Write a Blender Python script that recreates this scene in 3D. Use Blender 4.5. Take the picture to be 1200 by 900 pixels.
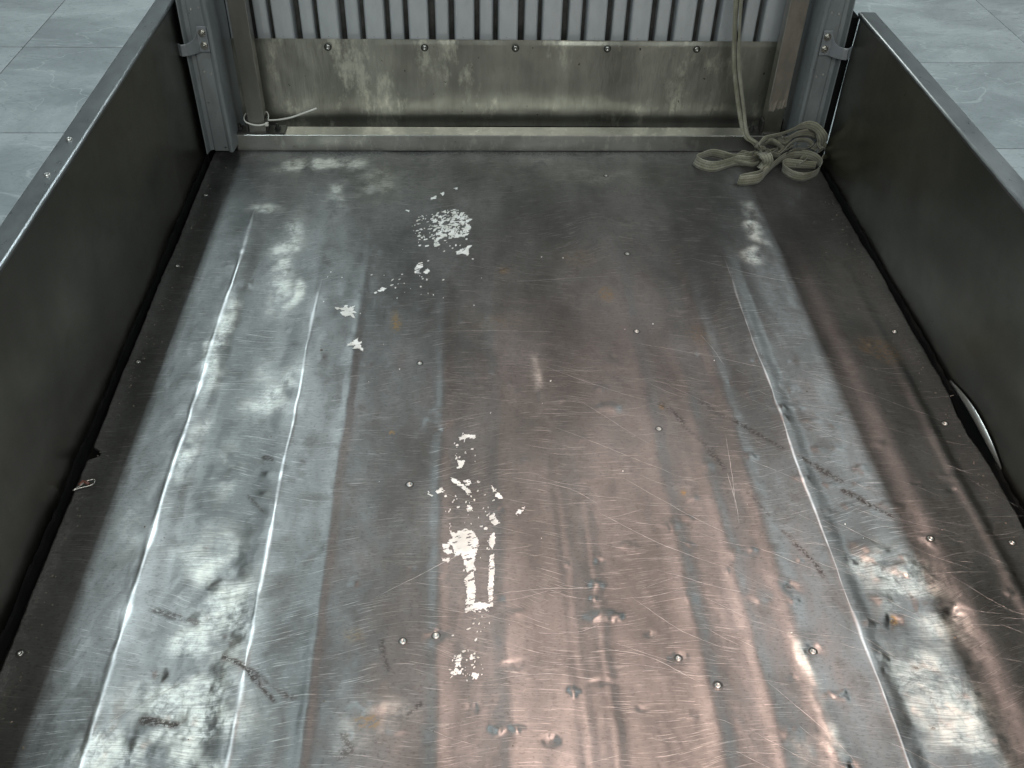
import bpy, bmesh, math, random
import numpy as np
from mathutils import Vector, Matrix
from mathutils.geometry import tessellate_polygon

for o in list(bpy.data.objects):
    bpy.data.objects.remove(o, do_unlink=True)
scene = bpy.context.scene
COL = scene.collection

# ------------------------------------------------------------------ camera
cam_d = bpy.data.cameras.new("camera")
cam_d.sensor_width = 36.0
cam_d.lens = 33.23
cam_d.clip_start = 0.02
cam_d.clip_end = 200.0
cam = bpy.data.objects.new("camera", cam_d)
COL.objects.link(cam)
axes = Matrix(((0.99909, 0.008944, -0.041706), (-0.03718, 0.661812, -0.748747), (0.020904, 0.749616, 0.661543)))
cam.matrix_world = Matrix.Translation((0.0, 0.0, 1.1)) @ axes.to_4x4()
scene.camera = cam

# ------------------------------------------------------------------ dim showroom air light
world = bpy.data.worlds.new("World")
scene.world = world
world.use_nodes = True
bg = world.node_tree.nodes["Background"]
bg.inputs[0].default_value = (0.88, 1.0, 1.0, 1)
bg.inputs[1].default_value = 0.155

# ------------------------------------------------------------------ showroom lamps, with added fills
def area_lamp(name, loc, sx, sy, watts, color, rot=(0, 0, 0), spread=180):
    d = bpy.data.lights.new(name, 'AREA')
    d.shape = 'RECTANGLE'
    d.size, d.size_y = sx, sy
    d.energy = watts
    d.color = color
    d.spread = math.radians(spread)
    o = bpy.data.objects.new(name, d)
    o.location = loc
    o.rotation_euler = rot
    COL.objects.link(o)
    return o
# two rows of cool linear ceiling lights running along the truck, then an added rosy lamp and two added fills
area_lamp("ceiling_light_row_left", (-1.21, 3.2, 3.0), 0.14, 5.6, 72, (0.80, 0.95, 1.0))
area_lamp("ceiling_light_row_right", (2.30, 2.6, 3.0), 0.14, 4.0, 58, (0.84, 0.96, 1.0))
area_lamp("added_rosy_lamp", (0.50, 0.50, 3.0), 0.50, 1.2, 8.6, (1.0, 0.69, 0.595), spread=44)  # unseen lamp added to give the floor its pink sheen
area_lamp("added_rear_fill", (0.1, -2.6, 3.0), 3.0, 1.6, 110, (0.95, 1.0, 0.97), rot=(math.radians(42), 0, 0))  # added fill behind the camera, brightens headboard and far floor
area_lamp("added_far_fill", (0.7, 7.2, 3.0), 2.4, 2.4, 150, (0.92, 1.0, 0.97))  # added neutral fill, meant to grey the far floor

vs = scene.view_settings
vs.view_transform = 'Standard'
vs.look = 'None'
vs.exposure = 0.0
vs.gamma = 1.0
vs.use_curve_mapping = False

# ------------------------------------------------------------------ measured positions on the bed floor (metres)
SCREWS = [
    (-0.5957, 1.3138), (-0.5963, 0.719), (-0.5945, 1.8933), (-0.594, 1.6138),
    (-0.0943, 1.3029), (-0.0998, 1.0092), (-0.0965, 0.7253), (0.3258, 1.6517),
    (0.3098, 1.39), (0.3113, 1.1272), (0.3144, 0.6492), (0.8024, 1.3847),
    (0.8022, 1.132), (0.684, 0.8845), (0.8059, 0.8755), (0.318, 1.9824),
    (0.8606, 1.6648), (0.4538, 0.6979), (-0.0522, 0.7336), (0.2703, 0.6918),
]
DENTS = [
    (0.2355, 1.1808, 0.0162, 0.0151, 3.2), (0.2263, 1.2316, 0.009, 0.0113, 1.6), (0.2594, 1.2937, 0.0186, 0.0168, 1.2),
    (0.1093, 1.2332, 0.0105, 0.0315, -1.0), (0.1815, 0.8535, 0.0062, 0.0078, -1.5), (0.1745, 0.8114, 0.0073, 0.0089, 2.2),
    (0.175, 0.7598, 0.0153, 0.0112, 3.2), (0.1971, 0.7565, 0.0071, 0.007, 2.2), (0.0271, 0.5951, 0.0074, 0.0068, 2.4),
    (0.0505, 0.5956, 0.0085, 0.0068, 2.0), (0.092, 0.5799, 0.0084, 0.0078, -2.2), (0.1262, 0.6453, 0.0066, 0.0073, 2.2),
    (0.1617, 0.6579, 0.0155, 0.0062, -1.4), (0.0486, 0.6869, 0.0135, 0.0076, -1.3), (0.4678, 0.6319, 0.0111, 0.0088, 2.6),
    (0.4538, 0.6979, 0.0116, 0.0122, -2.2), (0.5805, 0.7436, 0.0119, 0.0175, -3.0), (0.684, 0.8845, 0.0117, 0.0121, 1.8),
    (-0.3511, 0.8228, 0.0191, 0.0119, 2.0), (-0.0562, 1.1556, 0.0172, 0.0125, 1.4), (-0.0511, 0.7336, 0.0103, 0.0107, -1.8),
    (0.2703, 0.6918, 0.0091, 0.0091, -1.8), (-0.3891, 0.6183, 0.0147, 0.0071, -2.0), (-0.3264, 0.7334, 0.0159, 0.0108, -2.5),
    (-0.4101, 0.6843, 0.0088, 0.009, -2.0), (0.4486, 0.8025, 0.011, 0.0122, -1.6), (0.5704, 1.0787, 0.0085, 0.0102, 1.6),
    (0.5608, 1.2338, 0.0107, 0.0141, 1.4), (0.5295, 1.153, 0.0088, 0.0109, 1.2), (0.4524, 1.0611, 0.0084, 0.0099, 1.4),
    (0.3784, 1.0413, 0.0083, 0.0096, 1.3), (0.6274, 1.0332, 0.0112, 0.0119, 1.5), (0.6433, 0.9564, 0.0107, 0.0092, 1.6),
    (0.5893, 0.8735, 0.0205, 0.0134, 2.6), (0.6268, 0.8334, 0.0226, 0.0162, 3.0), (0.5689, 0.8501, 0.0127, 0.0131, -2.4),
    (0.645, 0.7805, 0.0196, 0.0185, 2.4), (0.5778, 0.782, 0.0098, 0.0122, 1.8), (0.6704, 0.7513, 0.0145, 0.012, -2.0),
    (0.5871, 0.6726, 0.0229, 0.0108, -1.8), (0.6255, 0.61, 0.0155, 0.0127, 2.0), (0.578, 0.5877, 0.0196, 0.0122, -1.6),
    (0.5457, 0.7402, 0.0083, 0.0072, 2.0), (0.2262, 0.8809, 0.0101, 0.0112, 1.0), (0.2962, 0.9203, 0.0104, 0.0118, 1.0),
    (0.2988, 0.7882, 0.0109, 0.0117, 1.0), (0.1828, 1.0187, 0.0136, 0.0129, 0.9), (0.0096, 1.2687, 0.0151, 0.0139, 0.9),
    (0.1372, 1.3638, 0.019, 0.0152, 0.8), (0.394, 0.8616, 0.0126, 0.0128, 1.2), (0.4016, 0.7859, 0.0109, 0.0118, 1.2),
    (0.3963, 0.581, 0.0096, 0.0105, 1.3), (-0.3483, 1.5295, 0.0133, 0.0173, 1.5), (-0.4544, 1.8344, 0.0112, 0.0146, 1.6),
    (-0.4447, 1.5592, 0.0134, 0.0178, 1.4), (-0.1369, 0.6293, 0.0172, 0.0094, 1.4), (-0.3293, 0.9576, 0.0154, 0.0138, -0.9),
    (-0.4298, 0.8942, 0.0173, 0.013, 1.2), (-0.3686, 0.7748, 0.0116, 0.0113, 1.4), (-0.4134, 0.5909, 0.0124, 0.0092, 1.6),
    (-0.3539, 0.6005, 0.0125, 0.0081, 1.4), (0.7585, 1.0084, 0.0111, 0.0119, 1.2), (0.7308, 1.1268, 0.0117, 0.0132, 1.1),
    (0.5577, 0.9406, 0.0133, 0.0125, 1.2), (0.5239, 1.0126, 0.011, 0.0114, 1.3), (0.6734, 1.0869, 0.01, 0.0105, 1.2),
]
POLISH = [
    (-0.372, 0.6122, 0.0787, 0.0643, 1), (-0.346, 0.7471, 0.0456, 0.0959, 1), (-0.4208, 0.5802, 0.0512, 0.0452, 1),
    (-0.3804, 0.8622, 0.0426, 0.0468, 0.6), (-0.4669, 1.3958, 0.0157, 0.117, 1), (-0.463, 1.2749, 0.0149, 0.0586, 0.7),
    (-0.4482, 1.0669, 0.0162, 0.0967, 0.6), (-0.3818, 1.6495, 0.0209, 0.1427, 0.9), (-0.3464, 1.5153, 0.0132, 0.0399, 0.9),
    (-0.3449, 1.2506, 0.0414, 0.0684, 0.5), (-0.4544, 1.8344, 0.0261, 0.0218, 0.9), (-0.3574, 2.0473, 0.0905, 0.0294, 0.9),
    (-0.3031, 1.908, 0.0231, 0.0687, 0.8), (-0.2192, 1.9465, 0.0391, 0.0979, 0.3), (0.6276, 0.818, 0.0437, 0.0559, 0.9),
    (0.6524, 0.7517, 0.0361, 0.0599, 0.9), (0.6034, 0.6105, 0.0497, 0.0695, 0.9), (0.6193, 0.5418, 0.0423, 0.0468, 0.9),
    (0.5841, 0.8576, 0.0318, 0.033, 0.6), (0.6207, 1.7709, 0.0171, 0.0792, 1), (0.5809, 1.6534, 0.0181, 0.0264, 0.9),
    (0.4374, 0.6511, 0.0101, 0.0358, 0.9), (0.4322, 0.5858, 0.0075, 0.026, 0.9), (0.4153, 0.5526, 0.0148, 0.0226, 0.5),
    (-0.115, 0.6229, 0.0236, 0.021, 0.35), (-0.1447, 0.595, 0.0168, 0.0135, 0.3), (0.1082, 1.2674, 0.0091, 0.0371, 0.45),
    (-0.3873, 1.0288, 0.0186, 0.0557, 0.4), (-0.4997, 0.9277, 0.0225, 0.0676, 0.2), (0.9311, 2.0496, 0.0634, 0.0358, 0.2),
    (0.2982, 1.9864, 0.0808, 0.0408, 0.2),
]
STREAKS = [
    ([(0.324, 1.1903), (0.3445, 1.1706), (0.3544, 1.143)], 0.01, 0.9),
    ([(0.357, 1.1326), (0.3758, 1.1018), (0.3907, 1.0758)], 0.009, 0.6),
    ([(0.3867, 1.07), (0.3953, 1.0563), (0.4021, 1.0353)], 0.009, 0.9),
    ([(0.3965, 1.1958), (0.4233, 1.1588), (0.4426, 1.1459)], 0.007, 0.6),
    ([(0.4426, 1.1459), (0.4665, 1.1227), (0.4957, 1.0938), (0.5093, 1.0797)], 0.01, 1),
    ([(0.5321, 1.0637), (0.553, 1.0421), (0.5742, 1.0191), (0.5861, 1.0078)], 0.01, 0.9),
    ([(0.5849, 0.9859), (0.6043, 0.9695), (0.6215, 0.9515), (0.6423, 0.9338)], 0.01, 1),
    ([(0.4288, 0.9816), (0.4419, 0.9567), (0.4502, 0.9358)], 0.007, 0.7),
    ([(0.4645, 0.9037), (0.477, 0.887)], 0.006, 0.5),
    ([(0.4775, 0.879), (0.4889, 0.8596), (0.4972, 0.8438), (0.5032, 0.8207)], 0.009, 0.9),
    ([(-0.331, 0.7101), (-0.3026, 0.6941), (-0.2823, 0.6713), (-0.254, 0.6416)], 0.008, 0.9),
    ([(-0.3149, 0.7007), (-0.2844, 0.6837), (-0.2614, 0.6622), (-0.2295, 0.6434)], 0.005, 0.6),
    ([(-0.4131, 0.6224), (-0.3891, 0.6183), (-0.3726, 0.6145)], 0.009, 0.9),
    ([(-0.4397, 0.7834), (-0.4027, 0.7729), (-0.3779, 0.7641)], 0.007, 0.5),
    ([(-0.125, 0.726), (-0.1203, 0.705), (-0.1133, 0.6833)], 0.009, 0.8),
    ([(-0.0849, 0.6186), (-0.0704, 0.6323)], 0.008, 0.8),
    ([(-0.348, 0.9924), (-0.3165, 0.9573)], 0.003, 0.6),
    ([(-0.2933, 1.6872), (-0.2157, 1.6485), (-0.1435, 1.6108)], 0.008, 0.25),
    ([(-0.3349, 1.0744), (-0.3231, 1.0685)], 0.006, 0.7),
    ([(0.0563, 1.5942), (0.0829, 1.6093)], 0.008, 0.7),
    ([(-0.1623, 0.5933), (-0.1532, 0.5731), (-0.163, 0.568)], 0.012, 0.6),
]
RUST = [
    (-0.1437, 1.4235, 0.0161, 0.0369, 0.8), (0.265, 1.5101, 0.0169, 0.0287, 0.7), (0.065, 1.5972, 0.0174, 0.0183, 0.6),
    (0.3283, 0.9852, 0.0067, 0.009, 1), (0.5819, 0.7477, 0.006, 0.0088, 1), (-0.1345, 1.126, 0.007, 0.0081, 1),
    (0.3245, 1.1838, 0.0059, 0.0087, 0.9), (-0.1352, 0.6084, 0.0233, 0.0138, 0.5), (0.4268, 1.3733, 0.0323, 0.0521, 0.2),
    (0.7533, 1.3266, 0.0481, 0.0653, 0.35), (-0.1623, 0.7362, 0.016, 0.0134, 0.2), (0.1897, 2.1802, 0.0643, 0.023, 0.3),
    (0.2252, 1.6301, 0.0709, 0.0441, 0.2), (0.0434, 1.4163, 0.097, 0.0526, 0.15),
]
SCRATCHES = [
    [(0.3036, 1.3568), (0.3721, 1.3361), (0.4443, 1.3155)], [(0.4443, 1.3155), (0.505, 1.2906), (0.5417, 1.2806)],
    [(0.4282, 1.381), (0.4451, 1.3352), (0.4551, 1.2912)], [(-0.0849, 1.3942), (0.0109, 1.3958), (0.1551, 1.3916)],
    [(0.1325, 1.2905), (0.2195, 1.2384), (0.3042, 1.1972)], [(0.5898, 1.2847), (0.6989, 1.2093), (0.8017, 1.1383)],
    [(0.4502, 1.0515), (0.4865, 1.0282), (0.5102, 1.0128)], [(0.4207, 1.1112), (0.4116, 1.0146), (0.4017, 0.9436)],
    [(0.2638, 0.8364), (0.3562, 0.8015), (0.4421, 0.7778)], [(0.4053, 1.024), (0.4054, 0.9608), (0.4014, 0.9182)],
    [(0.4416, 1.6446), (0.6033, 1.5661), (0.7353, 1.5353)], [(0.607, 1.5813), (0.7047, 1.5504)],
    [(0.7624, 1.0366), (0.8031, 1.0151)], [(-0.3414, 0.6951), (-0.4174, 0.6481), (-0.461, 0.6145)],
    [(0.0048, 0.7947), (0.1014, 0.8071), (0.1981, 0.805)], [(0.1889, 0.9477), (0.2832, 0.8797), (0.364, 0.8389)],
    [(0.1369, 1.136), (0.2043, 1.0946), (0.3323, 1.016)], [(-0.1381, 0.7978), (-0.0439, 0.8551), (0.0057, 0.8854)],
    [(0.0809, 1.5551), (0.2369, 1.5688), (0.3249, 1.5772)], [(0.1637, 0.7087), (0.2306, 0.6941), (0.2919, 0.6547)],
    [(0.4103, 0.8771), (0.4991, 0.8284)], [(0.5527, 0.9236), (0.6149, 0.8729)],
    [(0.0034, 0.6618), (0.0927, 0.672), (0.1806, 0.6574)], [(0.1857, 1.1989), (0.289, 1.0932)],
    [(0.3813, 0.6525), (0.4317, 0.5915), (0.4611, 0.546)], [(0.2371, 1.0177), (0.32, 0.9452), (0.3883, 0.8937)],
    [(0.2205, 0.7899), (0.2831, 0.7326), (0.336, 0.7046)], [(0.061, 1.0208), (0.1407, 1.0012), (0.1907, 0.9649)],
]
FLAKES = [
    [(-0.0363, 0.9351), (-0.0322, 0.9086), (-0.0131, 0.9181), (-0.0029, 0.9146), (0.0058, 0.8998), (0.0069, 0.8853), (0.0005, 0.8619), (0.0003, 0.842), (-0.0107, 0.8377), (-0.0156, 0.8576), (-0.0193, 0.8701), (-0.028, 0.8672), (-0.0319, 0.8861), (-0.0395, 0.8926), (-0.0308, 0.9005), (-0.0347, 0.9087)],
    [(-0.0095, 0.8332), (0.0003, 0.8375), (0.0013, 0.8093), (-0.0001, 0.7848), (0.0201, 0.7829), (0.0261, 0.7856), (0.0259, 0.7771), (0.0164, 0.7759), (0.0221, 0.7674), (0.014, 0.7746), (-0.0037, 0.7722), (-0.0131, 0.7696), (-0.0108, 0.7808), (-0.0143, 0.7837), (-0.0095, 0.795), (-0.0119, 0.8125), (-0.0155, 0.8214)],
    [(0.0229, 0.8661), (0.0292, 0.8691), (0.0285, 0.8384), (0.0261, 0.7871), (0.0189, 0.7858), (0.0194, 0.8089), (0.0211, 0.8355)],
    [(0.0236, 0.9043), (0.0314, 0.909), (0.0309, 0.888), (0.0269, 0.877), (0.022, 0.885)],
    [(-0.0457, 0.8864), (-0.0357, 0.8878), (-0.0368, 0.8783), (-0.0306, 0.8735), (-0.038, 0.8689), (-0.0455, 0.8738)],
    [(-0.0465, 0.8629), (-0.0354, 0.8611), (-0.0378, 0.855), (-0.0452, 0.8567)],
    [(-0.036, 1.0226), (-0.0252, 1.0169), (-0.0145, 1.004), (-0.0038, 0.9931), (-0.0065, 0.9843), (-0.0171, 0.9969), (-0.0305, 1.0097)],
    [(-0.0158, 1.0149), (-0.0051, 1.0165), (-0.0038, 1.0074), (-0.0118, 1.0022)],
    [(-0.0105, 0.9652), (-0.0027, 0.9633), (-0.0014, 0.953), (-0.0105, 0.9515)],
    [(0.0269, 1.0033), (0.036, 0.9906), (0.0461, 0.9763), (0.0408, 0.9729), (0.0318, 0.9836)],
    [(0.0702, 0.9534), (0.0797, 0.96), (0.0753, 0.9498), (0.0658, 0.9415), (0.0647, 0.9466)],
    [(0.0219, 0.9475), (0.0297, 0.949), (0.0346, 0.9354), (0.0395, 0.9253), (0.0317, 0.9221), (0.0242, 0.9339)],
    [(-0.0283, 1.0769), (-0.0241, 1.0596), (-0.0131, 1.0594), (-0.0172, 1.0444), (-0.0253, 1.039), (-0.024, 1.0502)],
    [(-0.023, 1.1122), (-0.0103, 1.118), (0.0038, 1.1158), (0.0023, 1.1058), (-0.0089, 1.11), (-0.0215, 1.1042)],
    [(-0.0595, 0.9924), (-0.0504, 1.0011), (-0.0449, 0.9921), (-0.0541, 0.987)],
    [(-0.0727, 0.9944), (-0.0619, 0.9836), (-0.0644, 0.9801)],
    [(-0.0244, 0.6989), (-0.0177, 0.7078), (-0.0176, 0.6936), (-0.0232, 0.6836), (-0.0209, 0.676), (-0.0287, 0.6725), (-0.0331, 0.6701), (-0.0265, 0.6837)],
    [(-0.0041, 0.7036), (-0.0007, 0.697), (-0.0041, 0.692), (-0.0064, 0.6985)],
    [(-0.0009, 0.6768), (0.0046, 0.6716), (0.0012, 0.6655), (-0.0042, 0.6719)],
    [(-0.2642, 1.4729), (-0.2492, 1.47), (-0.2421, 1.4809), (-0.2361, 1.4699), (-0.2254, 1.478), (-0.2275, 1.4644), (-0.2201, 1.4535), (-0.2282, 1.4536), (-0.2201, 1.4348), (-0.2323, 1.4456), (-0.2399, 1.4403), (-0.2528, 1.4565), (-0.2452, 1.4618), (-0.262, 1.4674)],
    [(-0.2301, 1.353), (-0.2188, 1.3653), (-0.2118, 1.3752), (-0.2092, 1.3627), (-0.2033, 1.3676), (-0.2039, 1.3551), (-0.1978, 1.3378), (-0.2108, 1.3453), (-0.2184, 1.343), (-0.2146, 1.3528)],
    [(-0.1169, 1.5954), (-0.1091, 1.6198), (-0.1005, 1.6228), (-0.0983, 1.6075), (-0.1081, 1.5923), (-0.1009, 1.5832), (-0.1129, 1.5833)],
    [(-0.0976, 1.5862), (-0.0912, 1.6043), (-0.0839, 1.5891), (-0.0922, 1.5802)],
    [(-0.0795, 1.6894), (-0.073, 1.719), (-0.0584, 1.7156), (-0.0708, 1.7024), (-0.0651, 1.686), (-0.0757, 1.6796)],
    [(-0.0327, 1.6601), (-0.0131, 1.6761), (-0.022, 1.6537), (-0.0077, 1.6825), (0.003, 1.6857), (-0.006, 1.6696), (-0.0061, 1.6441), (-0.0167, 1.6537), (-0.0308, 1.6506)],
    [(-0.0901, 1.8814), (-0.0769, 1.8927), (-0.0784, 1.8776), (-0.0898, 1.8702)],
    [(-0.0693, 1.9002), (-0.0597, 1.9078), (-0.0633, 1.8889)],
    [(-0.0385, 1.9231), (-0.0288, 1.927), (-0.0307, 1.9154)],
    [(-0.1859, 1.5225), (-0.1768, 1.5367), (-0.168, 1.5309), (-0.1773, 1.5196)],
    [(-0.1452, 1.8301), (-0.1358, 1.8301), (-0.1372, 1.8193)],
]
SPECKS = [
    (-0.0446, 1.7732, 0.0444, 0.059, 190, 0.00426), (-0.0924, 1.763, 0.0331, 0.055, 60, 0.0035),
    (-0.0279, 1.7594, 0.0276, 0.0481, 110, 0.00461), (-0.1238, 1.5567, 0.0408, 0.0294, 12, 0.00306),
    (-0.0671, 1.6958, 0.0467, 0.0393, 22, 0.00323), (-0.0131, 1.0786, 0.0194, 0.0465, 14, 0.00277),
    (-0.0, 0.9685, 0.0472, 0.052, 34, 0.00262), (-0.0094, 0.8857, 0.0376, 0.0477, 22, 0.00226),
    (0.0043, 0.7526, 0.0163, 0.0301, 16, 0.0021), (-0.0098, 0.6871, 0.0246, 0.0228, 34, 0.00202),
    (0.0046, 0.7734, 0.0165, 0.0084, 14, 0.00189), (0.2086, 1.1349, 0.431, 0.5167, 26, 0.00158),
    (-0.2086, 1.5574, 0.1016, 0.1177, 10, 0.00237), (-0.0573, 1.6476, 0.1059, 0.1578, 16, 0.00229),
]
RIBBONS = [
    ('left_loop', [(0.7138, 2.0395, 0.012), (0.6956, 2.0427, 0.013), (0.6672, 2.0281, 0.014), (0.6392, 2.0287, 0.015), (0.6115, 2.0148, 0.015), (0.5776, 1.9992, 0.015), (0.5543, 2.0054, 0.015), (0.539, 2.0222, 0.015), (0.5371, 2.0367, 0.015), (0.5534, 2.0495, 0.015), (0.573, 2.0624, 0.015), (0.5909, 2.0657, 0.015), (0.6133, 2.0529, 0.015), (0.6397, 2.0319, 0.016), (0.6692, 2.0396, 0.017), (0.6981, 2.0442, 0.018), (0.7101, 2.0436, 0.02)], (0, -0.12, 1)),
    ('front', [(0.7073, 2.0279, 0.03), (0.6941, 1.997, 0.028), (0.6921, 1.9834, 0.022), (0.6757, 1.9607, 0.016), (0.6523, 1.9505, 0.015), (0.6319, 1.9463, 0.014), (0.6231, 1.9403, 0.014), (0.6248, 1.9344, 0.014), (0.6459, 1.9356, 0.015), (0.6714, 1.9427, 0.016), (0.6969, 1.9741, 0.017), (0.7192, 2.0032, 0.018), (0.7435, 2.0278, 0.02), (0.7702, 2.047, 0.02), (0.8024, 2.0503, 0.02), (0.8262, 2.0343, 0.02), (0.8334, 2.0033, 0.018), (0.8152, 1.97, 0.016), (0.7826, 1.9505, 0.015), (0.7575, 1.9584, 0.014), (0.7425, 1.9827, 0.014), (0.7396, 2.0013, 0.014), (0.7513, 2.0169, 0.014), (0.776, 2.0156, 0.013), (0.8061, 2.0113, 0.012), (0.8238, 2.0082, 0.012)], (0, -0.15, 1)),
    ('back', [(0.7012, 2.0279, 0.03), (0.6924, 2.0337, 0.042), (0.6846, 2.031, 0.055), (0.6944, 2.0314, 0.068), (0.7085, 2.0239, 0.08), (0.7273, 2.021, 0.088), (0.7516, 2.0266, 0.095), (0.7743, 2.0362, 0.1), (0.7956, 2.0416, 0.1), (0.8113, 2.0306, 0.098), (0.8248, 2.0242, 0.085), (0.8338, 2.0314, 0.065), (0.8346, 2.0412, 0.045), (0.8284, 2.0507, 0.03)], (0, -0.45, 1)),
    ('inner', [(0.8258, 2.0475, 0.07), (0.8116, 2.0506, 0.075), (0.7913, 2.0465, 0.078), (0.7728, 2.0439, 0.075), (0.7583, 2.0414, 0.068), (0.7495, 2.0467, 0.058), (0.7435, 2.0572, 0.055), (0.7379, 2.0637, 0.06)], (0, -0.6, 1)),
    ('inner2', [(0.8509, 2.0967, 0.03), (0.826, 2.0802, 0.035), (0.8019, 2.0651, 0.04), (0.7824, 2.0624, 0.04), (0.7635, 2.0584, 0.036), (0.7487, 2.0569, 0.03), (0.7315, 2.0504, 0.03)], (0, -0.4, 1)),
    ('inner3', [(0.6966, 2.0472, 0.045), (0.7101, 2.0473, 0.055), (0.7274, 2.0506, 0.05), (0.7374, 2.0467, 0.042), (0.7274, 2.0389, 0.036), (0.7143, 2.0439, 0.03), (0.7037, 2.0342, 0.025), (0.7178, 2.0246, 0.02)], (0, -0.7, 1)),
    ('cross', [(0.6916, 2.0462, 0.022), (0.697, 2.014, 0.034), (0.7136, 2.0223, 0.038), (0.7352, 2.0453, 0.036), (0.7567, 2.0634, 0.03)], (0.1, -0.8, 1)),
    ('cross2', [(0.6827, 1.9993, 0.05), (0.687, 1.9774, 0.055), (0.6929, 1.9746, 0.045), (0.6929, 1.9809, 0.03), (0.6813, 1.9748, 0.02)], (0.9, -0.4, 0.3)),
    ('cross3', [(0.6957, 2.0474, 0.018), (0.6765, 2.0468, 0.02), (0.6551, 2.0365, 0.022), (0.6301, 2.0339, 0.02), (0.6133, 2.0408, 0.018)], (0, -0.3, 1)),
    ('cross4', [(0.7139, 2.0376, 0.04), (0.7361, 2.0439, 0.03), (0.7565, 2.0504, 0.03), (0.7743, 2.0623, 0.034), (0.8033, 2.0734, 0.03), (0.8235, 2.0669, 0.03)], (0, -0.8, 0.7)),
    ('thin1', [(0.7189, 2.0247, 0.03), (0.7303, 2.009, 0.045), (0.7526, 2.0247, 0.06), (0.7802, 2.0475, 0.06), (0.8109, 2.0607, 0.05), (0.8217, 2.0573, 0.04), (0.8045, 2.0475, 0.035), (0.7759, 2.0378, 0.04), (0.7558, 2.0281, 0.035)], (0.1, -0.6, 1)),
    ('thin2', [(0.6786, 2.0374, 0.03), (0.6648, 2.031, 0.03), (0.6538, 2.0468, 0.025), (0.6384, 2.0435, 0.02), (0.6241, 2.0306, 0.015), (0.6455, 2.0267, 0.012), (0.6705, 2.0142, 0.012), (0.6856, 2.0149, 0.015)], (0, -0.5, 1)),
    ('thin3', [(0.6959, 2.031, 0.06), (0.7076, 2.0243, 0.07), (0.7166, 2.0115, 0.07), (0.7364, 2.0248, 0.05), (0.7276, 2.0185, 0.04), (0.7123, 2.0184, 0.04), (0.6979, 2.0183, 0.05)], (0.2, -0.7, 0.8)),
    ('thin4', [(0.7763, 1.9996, 0.02), (0.7932, 2.009, 0.025), (0.7975, 2.016, 0.028), (0.7924, 2.0247, 0.02), (0.7806, 2.0207, 0.012)], (0, -0.5, 1)),
    ('tail', [(0.8409, 2.051, 0.05), (0.8508, 2.0445, 0.04), (0.8543, 2.0409, 0.025), (0.8475, 2.0329, 0.014)], (-0.3, -0.2, 1)),
    ('hang', [(0.5909, 2.16, 0.4562), (0.5966, 2.13, 0.3567), (0.6036, 2.12, 0.284), (0.615, 2.11, 0.2082), (0.6376, 2.095, 0.1208), (0.6571, 2.07, 0.0633), (0.6791, 2.055, 0.0488), (0.6958, 2.05, 0.0313), (0.7081, 2.045, 0.0159)], (1, 0.25, 0)),
    ('hang2', [(0.6002, 2.156, 0.4574), (0.6061, 2.126, 0.3582), (0.6133, 2.116, 0.2856), (0.6248, 2.106, 0.2099), (0.6476, 2.091, 0.1227), (0.6615, 2.066, 0.0653), (0.6835, 2.051, 0.0508), (0.7002, 2.046, 0.0334), (0.7124, 2.041, 0.018)], (1, 0.9, 0)),
]
TIE_TAIL = [
    (-0.4761, 2.1, 0.0805), (-0.4518, 2.09, 0.0865), (-0.4204, 2.085, 0.0943), (-0.3894, 2.085, 0.105), (-0.3572, 2.09, 0.1154),
]
SCRAP = [
    (-0.6151, 1.0042), (-0.6076, 1.0111), (-0.5993, 1.0198), (-0.5884, 1.025),
    (-0.5863, 1.0169), (-0.5957, 1.0127), (-0.6077, 1.0085), (-0.6151, 1.0034),
]

# ------------------------------------------------------------------ helpers
def link(o, parent=None):
    COL.objects.link(o)
    if parent is not None:
        o.parent = parent
    return o

def thing(name, label, cat, loc=(0, 0, 0), group=None):
    o = bpy.data.objects.new(name, None)
    o.empty_display_size = 0.1
    o.location = loc
    COL.objects.link(o)
    o["label"] = label
    o["category"] = cat
    if group:
        o["group"] = group
    return o

def mesh_obj(name, verts, faces, mat, parent=None, smooth=False):
    me = bpy.data.meshes.new(name)
    me.from_pydata([tuple(v) for v in verts], [], faces)
    me.update()
    if smooth:
        me.polygons.foreach_set("use_smooth", [True] * len(me.polygons))
    if mat:
        me.materials.append(mat)
    return link(bpy.data.objects.new(name, me), parent)

def bm_obj(name, bm, mat, parent=None, smooth=False, bevel=0.0, seg=2):
    if bevel > 0:
        bmesh.ops.bevel(bm, geom=[e for e in bm.edges], offset=bevel, segments=seg, affect='EDGES', profile=0.6)
    me = bpy.data.meshes.new(name)
    bm.to_mesh(me)
    bm.free()
    if smooth:
        me.polygons.foreach_set("use_smooth", [True] * len(me.polygons))
    me.materials.append(mat)
    return link(bpy.data.objects.new(name, me), parent)

def box(bm, x0, x1, y0, y1, z0, z1):
    m = Matrix.Translation(((x0 + x1) / 2, (y0 + y1) / 2, (z0 + z1) / 2)) @ Matrix.Diagonal((x1 - x0, y1 - y0, z1 - z0, 1))
    return bmesh.ops.create_cube(bm, size=1, matrix=m)

def grid_arrays(nx, ny):
    idx = np.arange(nx * ny).reshape(ny, nx)
    q = np.stack([idx[:-1, :-1], idx[:-1, 1:], idx[1:, 1:], idx[1:, :-1]], -1).reshape(-1, 4)
    return q

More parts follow.
